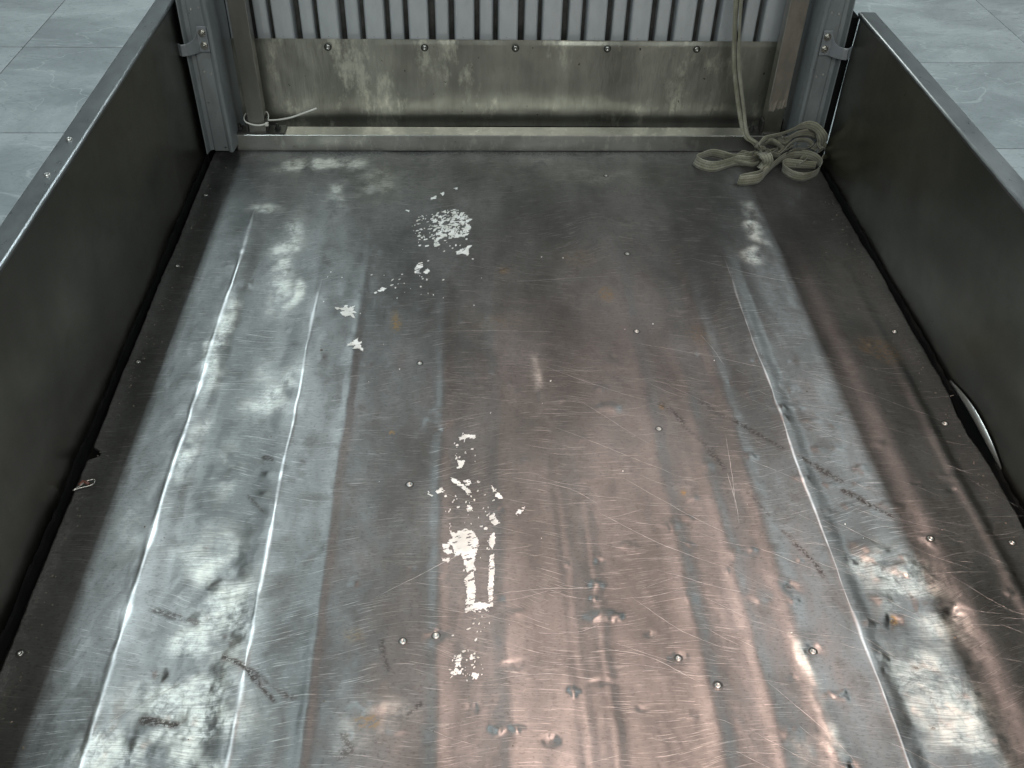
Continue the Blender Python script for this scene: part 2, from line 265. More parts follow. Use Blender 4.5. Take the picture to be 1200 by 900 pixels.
def np_mesh(name, co, quads, mat, parent=None, uv=None, attrs=None):
    me = bpy.data.meshes.new(name)
    me.vertices.add(len(co))
    me.vertices.foreach_set("co", np.ascontiguousarray(co, dtype=np.float32).ravel())
    n = len(quads)
    me.loops.add(n * 4)
    me.loops.foreach_set("vertex_index", np.ascontiguousarray(quads, dtype=np.int32).ravel())
    me.polygons.add(n)
    me.polygons.foreach_set("loop_start", np.arange(0, n * 4, 4, dtype=np.int32))
    me.polygons.foreach_set("use_smooth", np.ones(n, dtype=bool))
    if uv is not None:
        l = me.uv_layers.new(name="UVMap")
        l.data.foreach_set("uv", np.ascontiguousarray(uv[quads.ravel()], dtype=np.float32).ravel())
    for k, v in (attrs or {}).items():
        a = me.attributes.new(k, 'FLOAT', 'POINT')
        a.data.foreach_set("value", np.ascontiguousarray(v, dtype=np.float32))
    me.update()
    me.validate()
    me.materials.append(mat)
    return link(bpy.data.objects.new(name, me), parent)

_tables = {}
def vnoise(x, y, seed=0):
    """smooth lattice noise in -1..1"""
    if seed not in _tables:
        _tables[seed] = np.random.RandomState(seed).uniform(-1, 1, (256, 256))
    t = _tables[seed]
    x = np.asarray(x, float); y = np.asarray(y, float)
    xi = np.floor(x).astype(int); yi = np.floor(y).astype(int)
    fx = x - xi; fy = y - yi
    fx = fx * fx * fx * (fx * (fx * 6 - 15) + 10); fy = fy * fy * fy * (fy * (fy * 6 - 15) + 10)
    a = t[yi % 256, xi % 256]; b = t[yi % 256, (xi + 1) % 256]
    c = t[(yi + 1) % 256, xi % 256]; d = t[(yi + 1) % 256, (xi + 1) % 256]
    return (a * (1 - fx) + b * fx) * (1 - fy) + (c * (1 - fx) + d * fx) * fy

def fbm(x, y, seed=0, n=4):
    s = 0; a = 1; tot = 0
    for k in range(n):
        s = s + a * vnoise(x * 2 ** k, y * 2 ** k, seed + k); tot += a; a *= 0.5
    return s / tot

def sstep(a, b, x):
    t = np.clip((np.asarray(x, float) - a) / (b - a), 0, 1)
    return t * t * (3 - 2 * t)

# ------------------------------------------------------------------ materials
def new_mat(name):
    m = bpy.data.materials.new(name)
    m.use_nodes = True
    nt = m.node_tree
    return m, nt, nt.nodes["Principled BSDF"]

def N(nt, typ, **kw):
    n = nt.nodes.new(typ)
    for k, v in kw.items():
        if k.startswith("i_"):
            n.inputs[k[2:].replace("_", " ")].default_value = v
        else:
            setattr(n, k, v)
    return n

def mixc(nt, fac, a, b, blend='MIX'):
    n = nt.nodes.new('ShaderNodeMix'); n.data_type = 'RGBA'; n.blend_type = blend
    for s, v in ((0, fac), (6, a), (7, b)):
        if isinstance(v, bpy.types.NodeSocket):
            nt.links.new(v, n.inputs[s])
        else:
            n.inputs[s].default_value = v if s == 0 else (*v, 1) if len(v) == 3 else v
    return n.outputs[2]

def math_n(nt, op, a, b=0.0, c=0.0, clamp=False):
    n = nt.nodes.new('ShaderNodeMath'); n.operation = op; n.use_clamp = clamp
    for s, v in enumerate((a, b, c)):
        if isinstance(v, bpy.types.NodeSocket):
            nt.links.new(v, n.inputs[s])
        else:
            n.inputs[s].default_value = v
    return n.outputs[0]

def ramp(nt, sock, p0, p1, v0=0.0, v1=1.0):
    n = nt.nodes.new('ShaderNodeMapRange'); n.interpolation_type = 'SMOOTHSTEP'
    nt.links.new(sock, n.inputs[0])
    n.inputs[1].default_value = p0; n.inputs[2].default_value = p1
    n.inputs[3].default_value = v0; n.inputs[4].default_value = v1
    return n.outputs[0]

def noise(nt, scale, detail=4, rough=0.55, stretch=(1, 1, 1), dist=0.0, rotz=0.0, coord='Object'):
    tc = nt.nodes.new('ShaderNodeTexCoord'); mp = nt.nodes.new('ShaderNodeMapping')
    mp.inputs['Scale'].default_value = stretch
    mp.inputs['Rotation'].default_value = (0, 0, rotz)
    nt.links.new(tc.outputs[coord], mp.inputs[0])
    n = nt.nodes.new('ShaderNodeTexNoise')
    n.inputs['Scale'].default_value = scale; n.inputs['Detail'].default_value = detail
    n.inputs['Roughness'].default_value = rough; n.inputs['Distortion'].default_value = dist
    nt.links.new(mp.outputs[0], n.inputs['Vector'])
    return n.outputs[0]

def warped(nt, scale, detail, rough, stretch, rotz, amp):
    """noise streaks whose direction wanders slowly, so scratches bend"""
    tc = nt.nodes.new('ShaderNodeTexCoord')
    w = nt.nodes.new('ShaderNodeTexNoise'); w.inputs['Scale'].default_value = 3.0; w.inputs['Detail'].default_value = 1.0
    nt.links.new(tc.outputs['Object'], w.inputs['Vector'])
    ma = nt.nodes.new('ShaderNodeVectorMath'); ma.operation = 'MULTIPLY_ADD'
    nt.links.new(w.outputs[1], ma.inputs[0]); ma.inputs[1].default_value = (0, amp, 0); nt.links.new(tc.outputs['Object'], ma.inputs[2])
    mp = nt.nodes.new('ShaderNodeMapping'); mp.inputs['Scale'].default_value = stretch; mp.inputs['Rotation'].default_value = (0, 0, rotz)
    nt.links.new(ma.outputs[0], mp.inputs[0])
    n = nt.nodes.new('ShaderNodeTexNoise'); n.inputs['Scale'].default_value = scale; n.inputs['Detail'].default_value = detail; n.inputs['Roughness'].default_value = rough
    nt.links.new(mp.outputs[0], n.inputs['Vector'])
    return n.outputs[0]

def attr(nt, name):
    n = nt.nodes.new('ShaderNodeAttribute'); n.attribute_name = name
    return n.outputs['Fac']

def bump(nt, bs, h, strength, dist, prev=None):
    b = nt.nodes.new('ShaderNodeBump')
    b.inputs['Strength'].default_value = strength; b.inputs['Distance'].default_value = dist
    nt.links.new(h, b.inputs['Height'])
    if prev is not None:
        nt.links.new(prev, b.inputs['Normal'])
    nt.links.new(b.outputs[0], bs.inputs['Normal'])
    return b.outputs[0]

# worn brushed floor sheet
def make_floor_mat():
    m, nt, bs = new_mat("worn_floor_metal")
    L = nt.links
    bs.inputs['Metallic'].default_value = 1.0
    bs.inputs['Anisotropic'].default_value = 0.72
    tg = N(nt, 'ShaderNodeTangent', direction_type='UV_MAP', uv_map="UVMap")
    L.new(tg.outputs[0], bs.inputs['Tangent'])
    polish, dirt, rust = attr(nt, "polish"), attr(nt, "dirt"), attr(nt, "rust")
    big = noise(nt, 3.0, 5, 0.6, (1.6, 0.7, 1))
    mid = noise(nt, 22, 5, 0.62, (1, 0.8, 1), 0.4)
    spk = noise(nt, 170, 3, 0.6, (0.8, 1, 1), 0.6)
    brush = warped(nt, 40, 5, 0.7, (0.6, 11, 1), 0.02, 0.10)
    brush2 = warped(nt, 34, 3, 0.6, (0.36, 15, 1), 0.42, 0.14)
    brush3 = warped(nt, 36, 3, 0.6, (0.36, 15, 1), -0.10, 0.20)
    brush4 = warped(nt, 36, 3, 0.6, (0.40, 15, 1), 0.12, 0.18)
    c = mixc(nt, ramp(nt, big, 0.35, 0.68), (0.105, 0.106, 0.103), (0.20, 0.20, 0.196))
    c = mixc(nt, math_n(nt, 'MULTIPLY', ramp(nt, mid, 0.48, 0.70), 0.45), c, (0.085, 0.083, 0.078))
    c = mixc(nt, math_n(nt, 'MULTIPLY', ramp(nt, brush, 0.54, 0.80), 0.6), c, (0.40, 0.395, 0.385))
    area = noise(nt, 5, 4, 0.6)
    sc1 = math_n(nt, 'MULTIPLY', ramp(nt, brush2, 0.62, 0.70), ramp(nt, area, 0.44, 0.62))
    sc2 = math_n(nt, 'MULTIPLY', math_n(nt, 'MAXIMUM', ramp(nt, brush3, 0.60, 0.70), ramp(nt, brush4, 0.61, 0.70)), ramp(nt, mid, 0.34, 0.58))
    c = mixc(nt, math_n(nt, 'MULTIPLY', math_n(nt, 'MAXIMUM', sc1, sc2), 0.5), c, (0.50, 0.495, 0.48))
    grain = noise(nt, 330, 2, 0.6, (0.5, 1, 1))
    c = mixc(nt, math_n(nt, 'MULTIPLY', ramp(nt, grain, 0.50, 0.75), 0.45), c, (0.06, 0.058, 0.055))
    # galvanised / rubbed-bright patches
    pn = math_n(nt, 'MULTIPLY', polish, ramp(nt, math_n(nt, 'ADD', math_n(nt, 'MULTIPLY', spk, 0.30), math_n(nt, 'MULTIPLY', mid, 0.70)), 0.32, 0.62), clamp=True)
    pn = math_n(nt, 'MULTIPLY', pn, ramp(nt, math_n(nt, 'ADD', math_n(nt, 'MULTIPLY', brush, 0.6), math_n(nt, 'MULTIPLY', brush4, 0.4)), 0.36, 0.56, 0.35, 1.0))
    c = mixc(nt, math_n(nt, "MULTIPLY", pn, 0.9), c, (0.70, 0.70, 0.645))
    c = mixc(nt, math_n(nt, 'MULTIPLY', attr(nt, "crease_glint"), ramp(nt, spk, 0.2, 0.5, 0.6, 1.0)), c, (0.92, 0.93, 0.93))  # highlight painted into the colour of the crease lines
    rr = math_n(nt, 'MULTIPLY', rust, ramp(nt, spk, 0.40, 0.60), clamp=True)
    c = mixc(nt, rr, c, (0.25, 0.15, 0.04))
    fleck = noise(nt, 300, 3, 0.65, (0.7, 1, 1), 0.3)
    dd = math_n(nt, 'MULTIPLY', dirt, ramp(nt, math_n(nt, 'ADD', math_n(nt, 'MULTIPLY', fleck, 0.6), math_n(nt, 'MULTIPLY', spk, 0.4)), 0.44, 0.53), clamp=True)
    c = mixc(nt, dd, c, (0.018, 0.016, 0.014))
    L.new(c, bs.inputs['Base Color'])
    met = math_n(nt, 'SUBTRACT', 1.0, math_n(nt, 'MAXIMUM', dd, math_n(nt, 'MULTIPLY', rr, 0.8)))
    L.new(met, bs.inputs['Metallic'])
    r = math_n(nt, 'ADD', 0.40, math_n(nt, 'MULTIPLY', big, 0.06))
    r = math_n(nt, 'ADD', r, math_n(nt, 'MULTIPLY', ramp(nt, mid, 0.4, 0.75), 0.09))
    r = math_n(nt, 'ADD', r, math_n(nt, 'MULTIPLY', pn, 0.05))
    r = math_n(nt, 'ADD', r, math_n(nt, 'MULTIPLY', dd, 0.3))
    L.new(r, bs.inputs['Roughness'])
    h = math_n(nt, 'ADD', math_n(nt, 'MULTIPLY', brush, 0.5), math_n(nt, 'MULTIPLY', brush2, 0.25))
    b1 = bump(nt, bs, h, 0.22, 0.0006)
    hp = math_n(nt, 'ADD', math_n(nt, 'MULTIPLY', math_n(nt, 'MULTIPLY', polish, spk), 0.6), math_n(nt, 'MULTIPLY', mid, 0.7))
    bump(nt, bs, hp, 0.30, 0.0022, b1)
    return m

def metal_mat(name, base, dark, rough, scale=9, stretch=(1, 1, 1), bumpd=0.001, bstr=0.15, metallic=1.0, aniso=0.0, wear=None, wear_col=(0.7, 0.7, 0.62), spots=0.0):
    m, nt, bs = new_mat(name)
    L = nt.links
    a = noise(nt, scale, 5, 0.6, stretch)
    b = noise(nt, scale * 9, 4, 0.6, stretch, 0.4)
    c = mixc(nt, ramp(nt, a, 0.35, 0.68), dark, base)
    c = mixc(nt, math_n(nt, 'MULTIPLY', ramp(nt, b, 0.5, 0.72), 0.4), c, dark)
    if wear:
        w = noise(nt, wear, 8, 0.72, (1.3, 1, 0.6), 0.0)
        c = mixc(nt, math_n(nt, 'MULTIPLY', ramp(nt, w, 0.52 if wear < 50 else 0.66, 0.66 if wear < 50 else 0.72), 0.75 if wear < 50 else 0.4), c, wear_col)
    if spots:
        s = noise(nt, 75, 3, 0.6, (1, 1, 1), 0.2)
        c = mixc(nt, math_n(nt, 'MULTIPLY', ramp(nt, s, 0.70, 0.74), spots), c, (0.02, 0.02, 0.02))
    L.new(c, bs.inputs['Base Color'])
    bs.inputs['Metallic'].default_value = metallic
    bs.inputs['Anisotropic'].default_value = aniso
    L.new(math_n(nt, 'ADD', rough - 0.06, math_n(nt, 'MULTIPLY', b, 0.14)), bs.inputs['Roughness'])
    bump(nt, bs, math_n(nt, 'ADD', a, math_n(nt, 'MULTIPLY', b, 0.3)), bstr, bumpd)
    return m

M_FLOOR = make_floor_mat()
M_WALL = metal_mat("dark_wall_sheet", (0.25, 0.244, 0.212), (0.175, 0.171, 0.148), 0.30, 3, (1, 1, 1), 0.002, 0.07, wear=70, wear_col=(0.29, 0.284, 0.25))
M_RAIL = metal_mat("rail_sheet", (0.36, 0.372, 0.375), (0.26, 0.268, 0.27), 0.29, 14, (1, 0.5, 1), 0.0008, 0.15)
M_PANEL = metal_mat("galvanised_panel", (0.42, 0.415, 0.36), (0.26, 0.257, 0.222), 0.37, 6, (1.3, 1, 0.3), 0.006, 0.4, metallic=0.88, wear=8, wear_col=(0.80, 0.785, 0.66), spots=0.9)
M_BEAM = metal_mat("beam_steel", (0.48, 0.475, 0.445), (0.36, 0.355, 0.33), 0.29, 12, (0.4, 1, 1), 0.0015, 0.2, metallic=0.9, wear=34, wear_col=(0.56, 0.555, 0.50))
M_PAINT = metal_mat("blue_grey_paint", (0.57, 0.59, 0.605), (0.44, 0.458, 0.47), 0.34, 6, (1, 1, 0.5), 0.001, 0.1, metallic=0.35, spots=0.9)
M_PILLAR = metal_mat("pillar_paint", (0.25, 0.268, 0.272), (0.18, 0.193, 0.197), 0.38, 9, (1, 1, 0.5), 0.001, 0.15, metallic=0.25, spots=1.0)
M_BRACKET = metal_mat("bracket_paint", (0.24, 0.25, 0.265), (0.19, 0.20, 0.21), 0.34, 18, (1, 1, 1), 0.001, 0.1, metallic=0.2)
M_POST = metal_mat("post_steel", (0.46, 0.452, 0.42), (0.33, 0.325, 0.30), 0.30, 10, (1, 1, 0.3), 0.0008, 0.1)
M_FILM = metal_mat("brown_film", (0.30, 0.265, 0.225), (0.20, 0.178, 0.15), 0.36, 20, (1, 1, 0.5), 0.002, 0.3, metallic=0.5)
M_DARK = metal_mat("dark_steel_and_shade", (0.10, 0.10, 0.095), (0.06, 0.06, 0.055), 0.45, 30, metallic=0.8)
M_SCREW = metal_mat("screw_zinc", (0.62, 0.61, 0.58), (0.40, 0.39, 0.36), 0.30, 60)
M_BLACK = metal_mat("black_gap_shade", (0.006, 0.006, 0.0055), (0.004, 0.004, 0.004), 0.95, 30, metallic=0.0)  # near-black that stands in for the shade inside open gaps
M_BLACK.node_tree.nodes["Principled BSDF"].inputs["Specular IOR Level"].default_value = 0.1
def make_flake():
    m, nt, bs = new_mat("white_paint_residue")
    st = noise(nt, 60, 4, 0.7, (0.6, 4, 1), 0.3, 0.3)
    blot = noise(nt, 35, 4, 0.6)
    c = mixc(nt, ramp(nt, blot, 0.35, 0.7), (0.80, 0.80, 0.77), (0.60, 0.595, 0.55))
    c = mixc(nt, math_n(nt, 'MULTIPLY', ramp(nt, st, 0.58, 0.66), 0.8), c, (0.16, 0.155, 0.145))
    nt.links.new(c, bs.inputs['Base Color'])
    bs.inputs['Roughness'].default_value = 0.6
    bump(nt, bs, st, 0.4, 0.0006)
    return m
M_FLAKE = make_flake()
M_TIE = metal_mat("white_nylon", (0.66, 0.65, 0.60), (0.58, 0.57, 0.52), 0.4, 40, metallic=0.0)
M_SCR = metal_mat("fresh_scratch", (0.46, 0.45, 0.43), (0.26, 0.255, 0.245), 0.5, 60, metallic=0.35)
M_RED = metal_mat("red_brown_plastic", (0.16, 0.06, 0.045), (0.10, 0.04, 0.03), 0.45, 60, metallic=0.0)

def make_webbing():
    m, nt, bs = new_mat("woven_webbing")
    L = nt.links
    uv = N(nt, 'ShaderNodeUVMap', uv_map="UVMap")
    sp = N(nt, 'ShaderNodeSeparateXYZ'); L.new(uv.outputs[0], sp.inputs[0])
    u, v = sp.outputs[0], sp.outputs[1]       # u 0..1 across, v metres along
    # four dark stitched lines across the width, broken into stitches along the length
    fr = math_n(nt, 'FRACT', math_n(nt, 'MULTIPLY', u, 4.0))
    line = math_n(nt, 'LESS_THAN', math_n(nt, 'ABSOLUTE', math_n(nt, 'SUBTRACT', fr, 0.5)), 0.12)
    st = math_n(nt, 'GREATER_THAN', math_n(nt, 'FRACT', math_n(nt, 'MULTIPLY', v, 260.0)), 0.30)
    dark = math_n(nt, 'MULTIPLY', line, st)
    weave = math_n(nt, 'SINE', math_n(nt, 'ADD', math_n(nt, 'MULTIPLY', v, 2400.0), math_n(nt, 'MULTIPLY', math_n(nt, 'PINGPONG', math_n(nt, 'MULTIPLY', u, 8.0), 1.0), 3.0)))
    n1 = noise(nt, 30, 4, 0.6)
    c = mixc(nt, ramp(nt, n1, 0.35, 0.65), (0.21, 0.20, 0.142), (0.33, 0.318, 0.25))
    c = mixc(nt, math_n(nt, 'MULTIPLY', ramp(nt, weave, -0.8, 0.2, 0.35, 0.0), 1.0), c, (0.12, 0.11, 0.08))
    c = mixc(nt, math_n(nt, 'MULTIPLY', dark, 0.85), c, (0.035, 0.033, 0.028))
    L.new(c, bs.inputs['Base Color'])
    bs.inputs['Roughness'].default_value = 0.75
    bs.inputs['Sheen Weight'].default_value = 0.15
    h = math_n(nt, 'SUBTRACT', math_n(nt, 'MULTIPLY', weave, 0.3), dark)
    bump(nt, bs, h, 0.5, 0.0008)
    return m
M_WEB = make_webbing()

def make_tile():
    m, nt, bs = new_mat("slate_tile")
    L = nt.links
    oi = nt.nodes.new('ShaderNodeObjectInfo')
    tc = nt.nodes.new('ShaderNodeTexCoord')
    ad = nt.nodes.new('ShaderNodeVectorMath'); ad.operation = 'MULTIPLY_ADD'
    L.new(oi.outputs['Random'], ad.inputs[0]); ad.inputs[1].default_value = (37, 23, 11)
    L.new(tc.outputs['Object'], ad.inputs[2])
    def nz(scale, det, st, dist, rz=0.5, rough=0.6):
        mp = nt.nodes.new('ShaderNodeMapping'); mp.inputs['Scale'].default_value = st; mp.inputs['Rotation'].default_value = (0, 0, rz)
        L.new(ad.outputs[0], mp.inputs[0])
        n = nt.nodes.new('ShaderNodeTexNoise'); n.inputs['Scale'].default_value = scale; n.inputs['Detail'].default_value = det
        n.inputs['Distortion'].default_value = dist; n.inputs['Roughness'].default_value = rough
        L.new(mp.outputs[0], n.inputs['Vector']); return n.outputs[0]
    a = nz(1.8, 6, (1, 1.6, 1), 0.6)
    v1 = nz(2.0, 4, (0.8, 1.8, 1), 0.9, 0.75, 0.5)
    v2 = nz(3.6, 5, (0.7, 1.9, 1), 1.0, -0.45, 0.5)
    vein = ramp(nt, math_n(nt, 'ABSOLUTE', math_n(nt, 'SUBTRACT', v1, 0.5)), 0.0, 0.010, 1, 0)
    vein2 = ramp(nt, math_n(nt, 'ABSOLUTE', math_n(nt, 'SUBTRACT', v2, 0.52)), 0.0, 0.008, 1, 0)
    c = mixc(nt, ramp(nt, a, 0.3, 0.7), (0.245, 0.27, 0.28), (0.40, 0.43, 0.442))
    c = mixc(nt, math_n(nt, 'MULTIPLY', vein, 0.28), c, (0.62, 0.66, 0.67))
    c = mixc(nt, math_n(nt, 'MULTIPLY', vein2, 0.45), c, (0.16, 0.18, 0.185))
    fine = nz(60, 3, (1, 1.5, 1), 0.3)
    c = mixc(nt, math_n(nt, 'MULTIPLY', ramp(nt, fine, 0.45, 0.75), 0.25), c, (0.15, 0.17, 0.18))
    L.new(c, bs.inputs['Base Color'])
    L.new(math_n(nt, 'ADD', 0.18, math_n(nt, 'MULTIPLY', a, 0.16)), bs.inputs['Roughness'])
    bump(nt, bs, math_n(nt, 'ADD', math_n(nt, 'MULTIPLY', v2, 0.7), v1), 0.35, 0.004)
    return m
M_TILE = make_tile()
M_GROUT = metal_mat("dark_grout", (0.025, 0.028, 0.028), (0.015, 0.017, 0.017), 0.9, 30, metallic=0.0)

# ------------------------------------------------------------------ tiled showroom floor
GZ = -0.60
g = mesh_obj("tiled_floor", [(-14, -10, GZ - 0.004), (14, -10, GZ - 0.004), (14, 18, GZ - 0.004), (-14, 18, GZ - 0.004)], [(0, 1, 2, 3)], M_GROUT)
g["kind"] = "structure"
TW, TL = 0.768, 0.822
tbm = bmesh.new(); box(tbm, -TW / 2 + 0.0025, TW / 2 - 0.0025, -TL / 2 + 0.0025, TL / 2 - 0.0025, -0.006, 0.0)
bmesh.ops.bevel(tbm, geom=[e for e in tbm.edges if all(v.co.z > -0.003 for v in e.verts)], offset=0.0012, segments=1, affect='EDGES')
tme = bpy.data.meshes.new("tile"); tbm.to_mesh(tme); tbm.free(); tme.materials.append(M_TILE)
for i in range(-4, 10):
    x = -1.98 + (i + 0.5) * TW
    off = 3.392 if x < 0.3 else 3.277
    for j in range(-6, 6):
        t = link(bpy.data.objects.new("tile", tme), g)
        t.location = (x, off + (j + 0.5) * TL, GZ)

# ------------------------------------------------------------------ the truck bed
bed = thing("truck_bed", "worn scratched steel cargo bed of a small truck with dark side walls and ribbed headboard", "truck bed", (0.11, 1.2, 0.0))
BED_INV = Matrix.Translation((-0.11, -1.2, 0.0))
def part(o):
    """children keep world coordinates in their mesh; cancel the parent's offset"""
    o.matrix_parent_inverse = BED_INV
    return o

XL, XR, YB, YF = -0.625, 0.845, 0.22, 2.19
C1, C2, C3 = -0.475, -0.301, 0.526

_rd = random.Random(77)
SMALL_DENTS = [(_rd.uniform(0.0, 0.78), _rd.uniform(0.48, 1.35), _rd.uniform(0.003, 0.008), _rd.uniform(0.004, 0.009), _rd.uniform(0.5, 1.5) * _rd.choice((1, 1, -1))) for _ in range(60)]
SMALL_DENTS += [(_rd.uniform(0.54, 0.66), _rd.uniform(0.50, 1.2), _rd.uniform(0.005, 0.013), _rd.uniform(0.004, 0.008), _rd.uniform(0.6, 1.5)) for _ in range(24)]
SMALL_DENTS += [(_rd.uniform(-0.55, 0.0), _rd.uniform(0.48, 1.7), _rd.uniform(0.004, 0.010), _rd.uniform(0.004, 0.009), _rd.uniform(0.4, 1.0) * _rd.choice((1, -1))) for _ in range(34)]
def height(x, y):
    x = np.asarray(x, float); y = np.asarray(y, float)
    z = np.zeros(np.broadcast(x, y).shape)
    wob = 0.0030 * vnoise(y * 5, y * 0 + 3.3, 5) + 0.0010 * vnoise(y * 31, y * 0 + 3.3, 7)
    def ridge(c, s, a, y0, y1, soft=0.1):
        k = sstep(y1, y1 - soft, y) * sstep(y0, y0 + 0.02, y)
        return a * np.exp(-((x - c - wob) / s) ** 2) * k
    amp = 1 + 0.45 * vnoise(y * 16, y * 0 + 7.7, 6)
    z += ridge(C1, 0.0042, 0.00052, 0, 1.86, 0.06) * amp
    z += ridge(C2, 0.0034, 0.00026, 0, 1.62, 0.25) * amp
    z += ridge(C3, 0.0026, 0.00022, 0, 1.68, 0.2) * amp
    # pressed bands of the sheet, following the corrugated deck beneath
    z += -0.0030 * sstep(C1 + 0.004, C1 + 0.045, x) * sstep(C2 - 0.004, C2 - 0.050, x) * sstep(1.9, 1.6, y)
    z += -0.0034 * sstep(C3 + 0.002, C3 + 0.032, x) * sstep(0.74, 0.66, x) * sstep(1.75, 1.45, y)
    for c, s, a, y1 in ((-0.215, 0.012, 0.0006, 1.4), (-0.05, 0.016, 0.0007, 1.3), (0.045, 0.02, 0.0007, 1.5), (0.135, 0.016, -0.0008, 1.0), (0.17, 0.015, 0.0008, 1.0), (0.30, 0.02, 0.0009, 1.6),
                        (0.375, 0.016, 0.0006, 1.2), (0.44, 0.02, 0.0008, 1.5), (0.70, 0.03, 0.0014, 1.5), (0.775, 0.014, 0.0012, 1.25), (-0.565, 0.02, 0.0006, 1.9)):
        z += ridge(c, s * 0.75, a * 1.7, 0, y1 + 0.45, 0.6)
    # sheet buckling
    crump = 0.0
    for (px, py, rx, ry, st) in POLISH:
        crump = crump + st * np.exp(-(((x - px) / (rx * 1.2)) ** 2 + ((y - py) / (ry * 1.2)) ** 2))
    crump = np.clip(crump, 0, 1)
    z += 0.0016 * fbm(x * 7, y * 3.2, 11, 3)
    z += 0.00045 * fbm(x * 28, y * 22, 21, 3)
    z += crump * 0.0009 * fbm(x * 45, y * 45, 31, 3)
    for (px, py, rx, ry, a) in DENTS + SMALL_DENTS:
        k = (np.abs(x - px) < rx * 3.6) & (np.abs(y - py) < ry * 2.6)
        xx, yy = x[k] - px, y[k] - py
        xx = xx + rx * 0.32 * vnoise(xx / rx * 1.3 + px * 90, yy / ry * 1.3, 43); yy = yy + ry * 0.32 * vnoise(xx / rx * 1.3, yy / ry * 1.3 + py * 90, 44)
        q = (xx / (rx * 1.15)) ** 2 + (yy / (ry * 0.75)) ** 2
        z[k] += a * 0.00092 * np.exp(-q ** 1.3)
    # curled edges
    z += 0.004 * sstep(0.785, 0.835, x) * (0.5 + 0.5 * vnoise(y * 6, y * 0 + 1.7, 41))
    z += 0.003 * sstep(-0.585, -0.615, x) * (0.5 + 0.5 * vnoise(y * 8, y * 0 + 4.7, 42))
    return z

HX = np.arange(-0.64, 0.8601, 0.003); HY = np.arange(0.15, 2.2501, 0.004)
_HG = height(*np.meshgrid(HX, HY))
def hz(x, y):
    fx = min(max((x - HX[0]) / 0.003, 0), len(HX) - 1.001); fy = min(max((y - HY[0]) / 0.004, 0), len(HY) - 1.001)
    i, j = int(fx), int(fy); u, w = fx - i, fy - j
    return float((_HG[j, i] * (1 - u) + _HG[j, i + 1] * u) * (1 - w) + (_HG[j + 1, i] * (1 - u) + _HG[j + 1, i + 1] * u) * w)

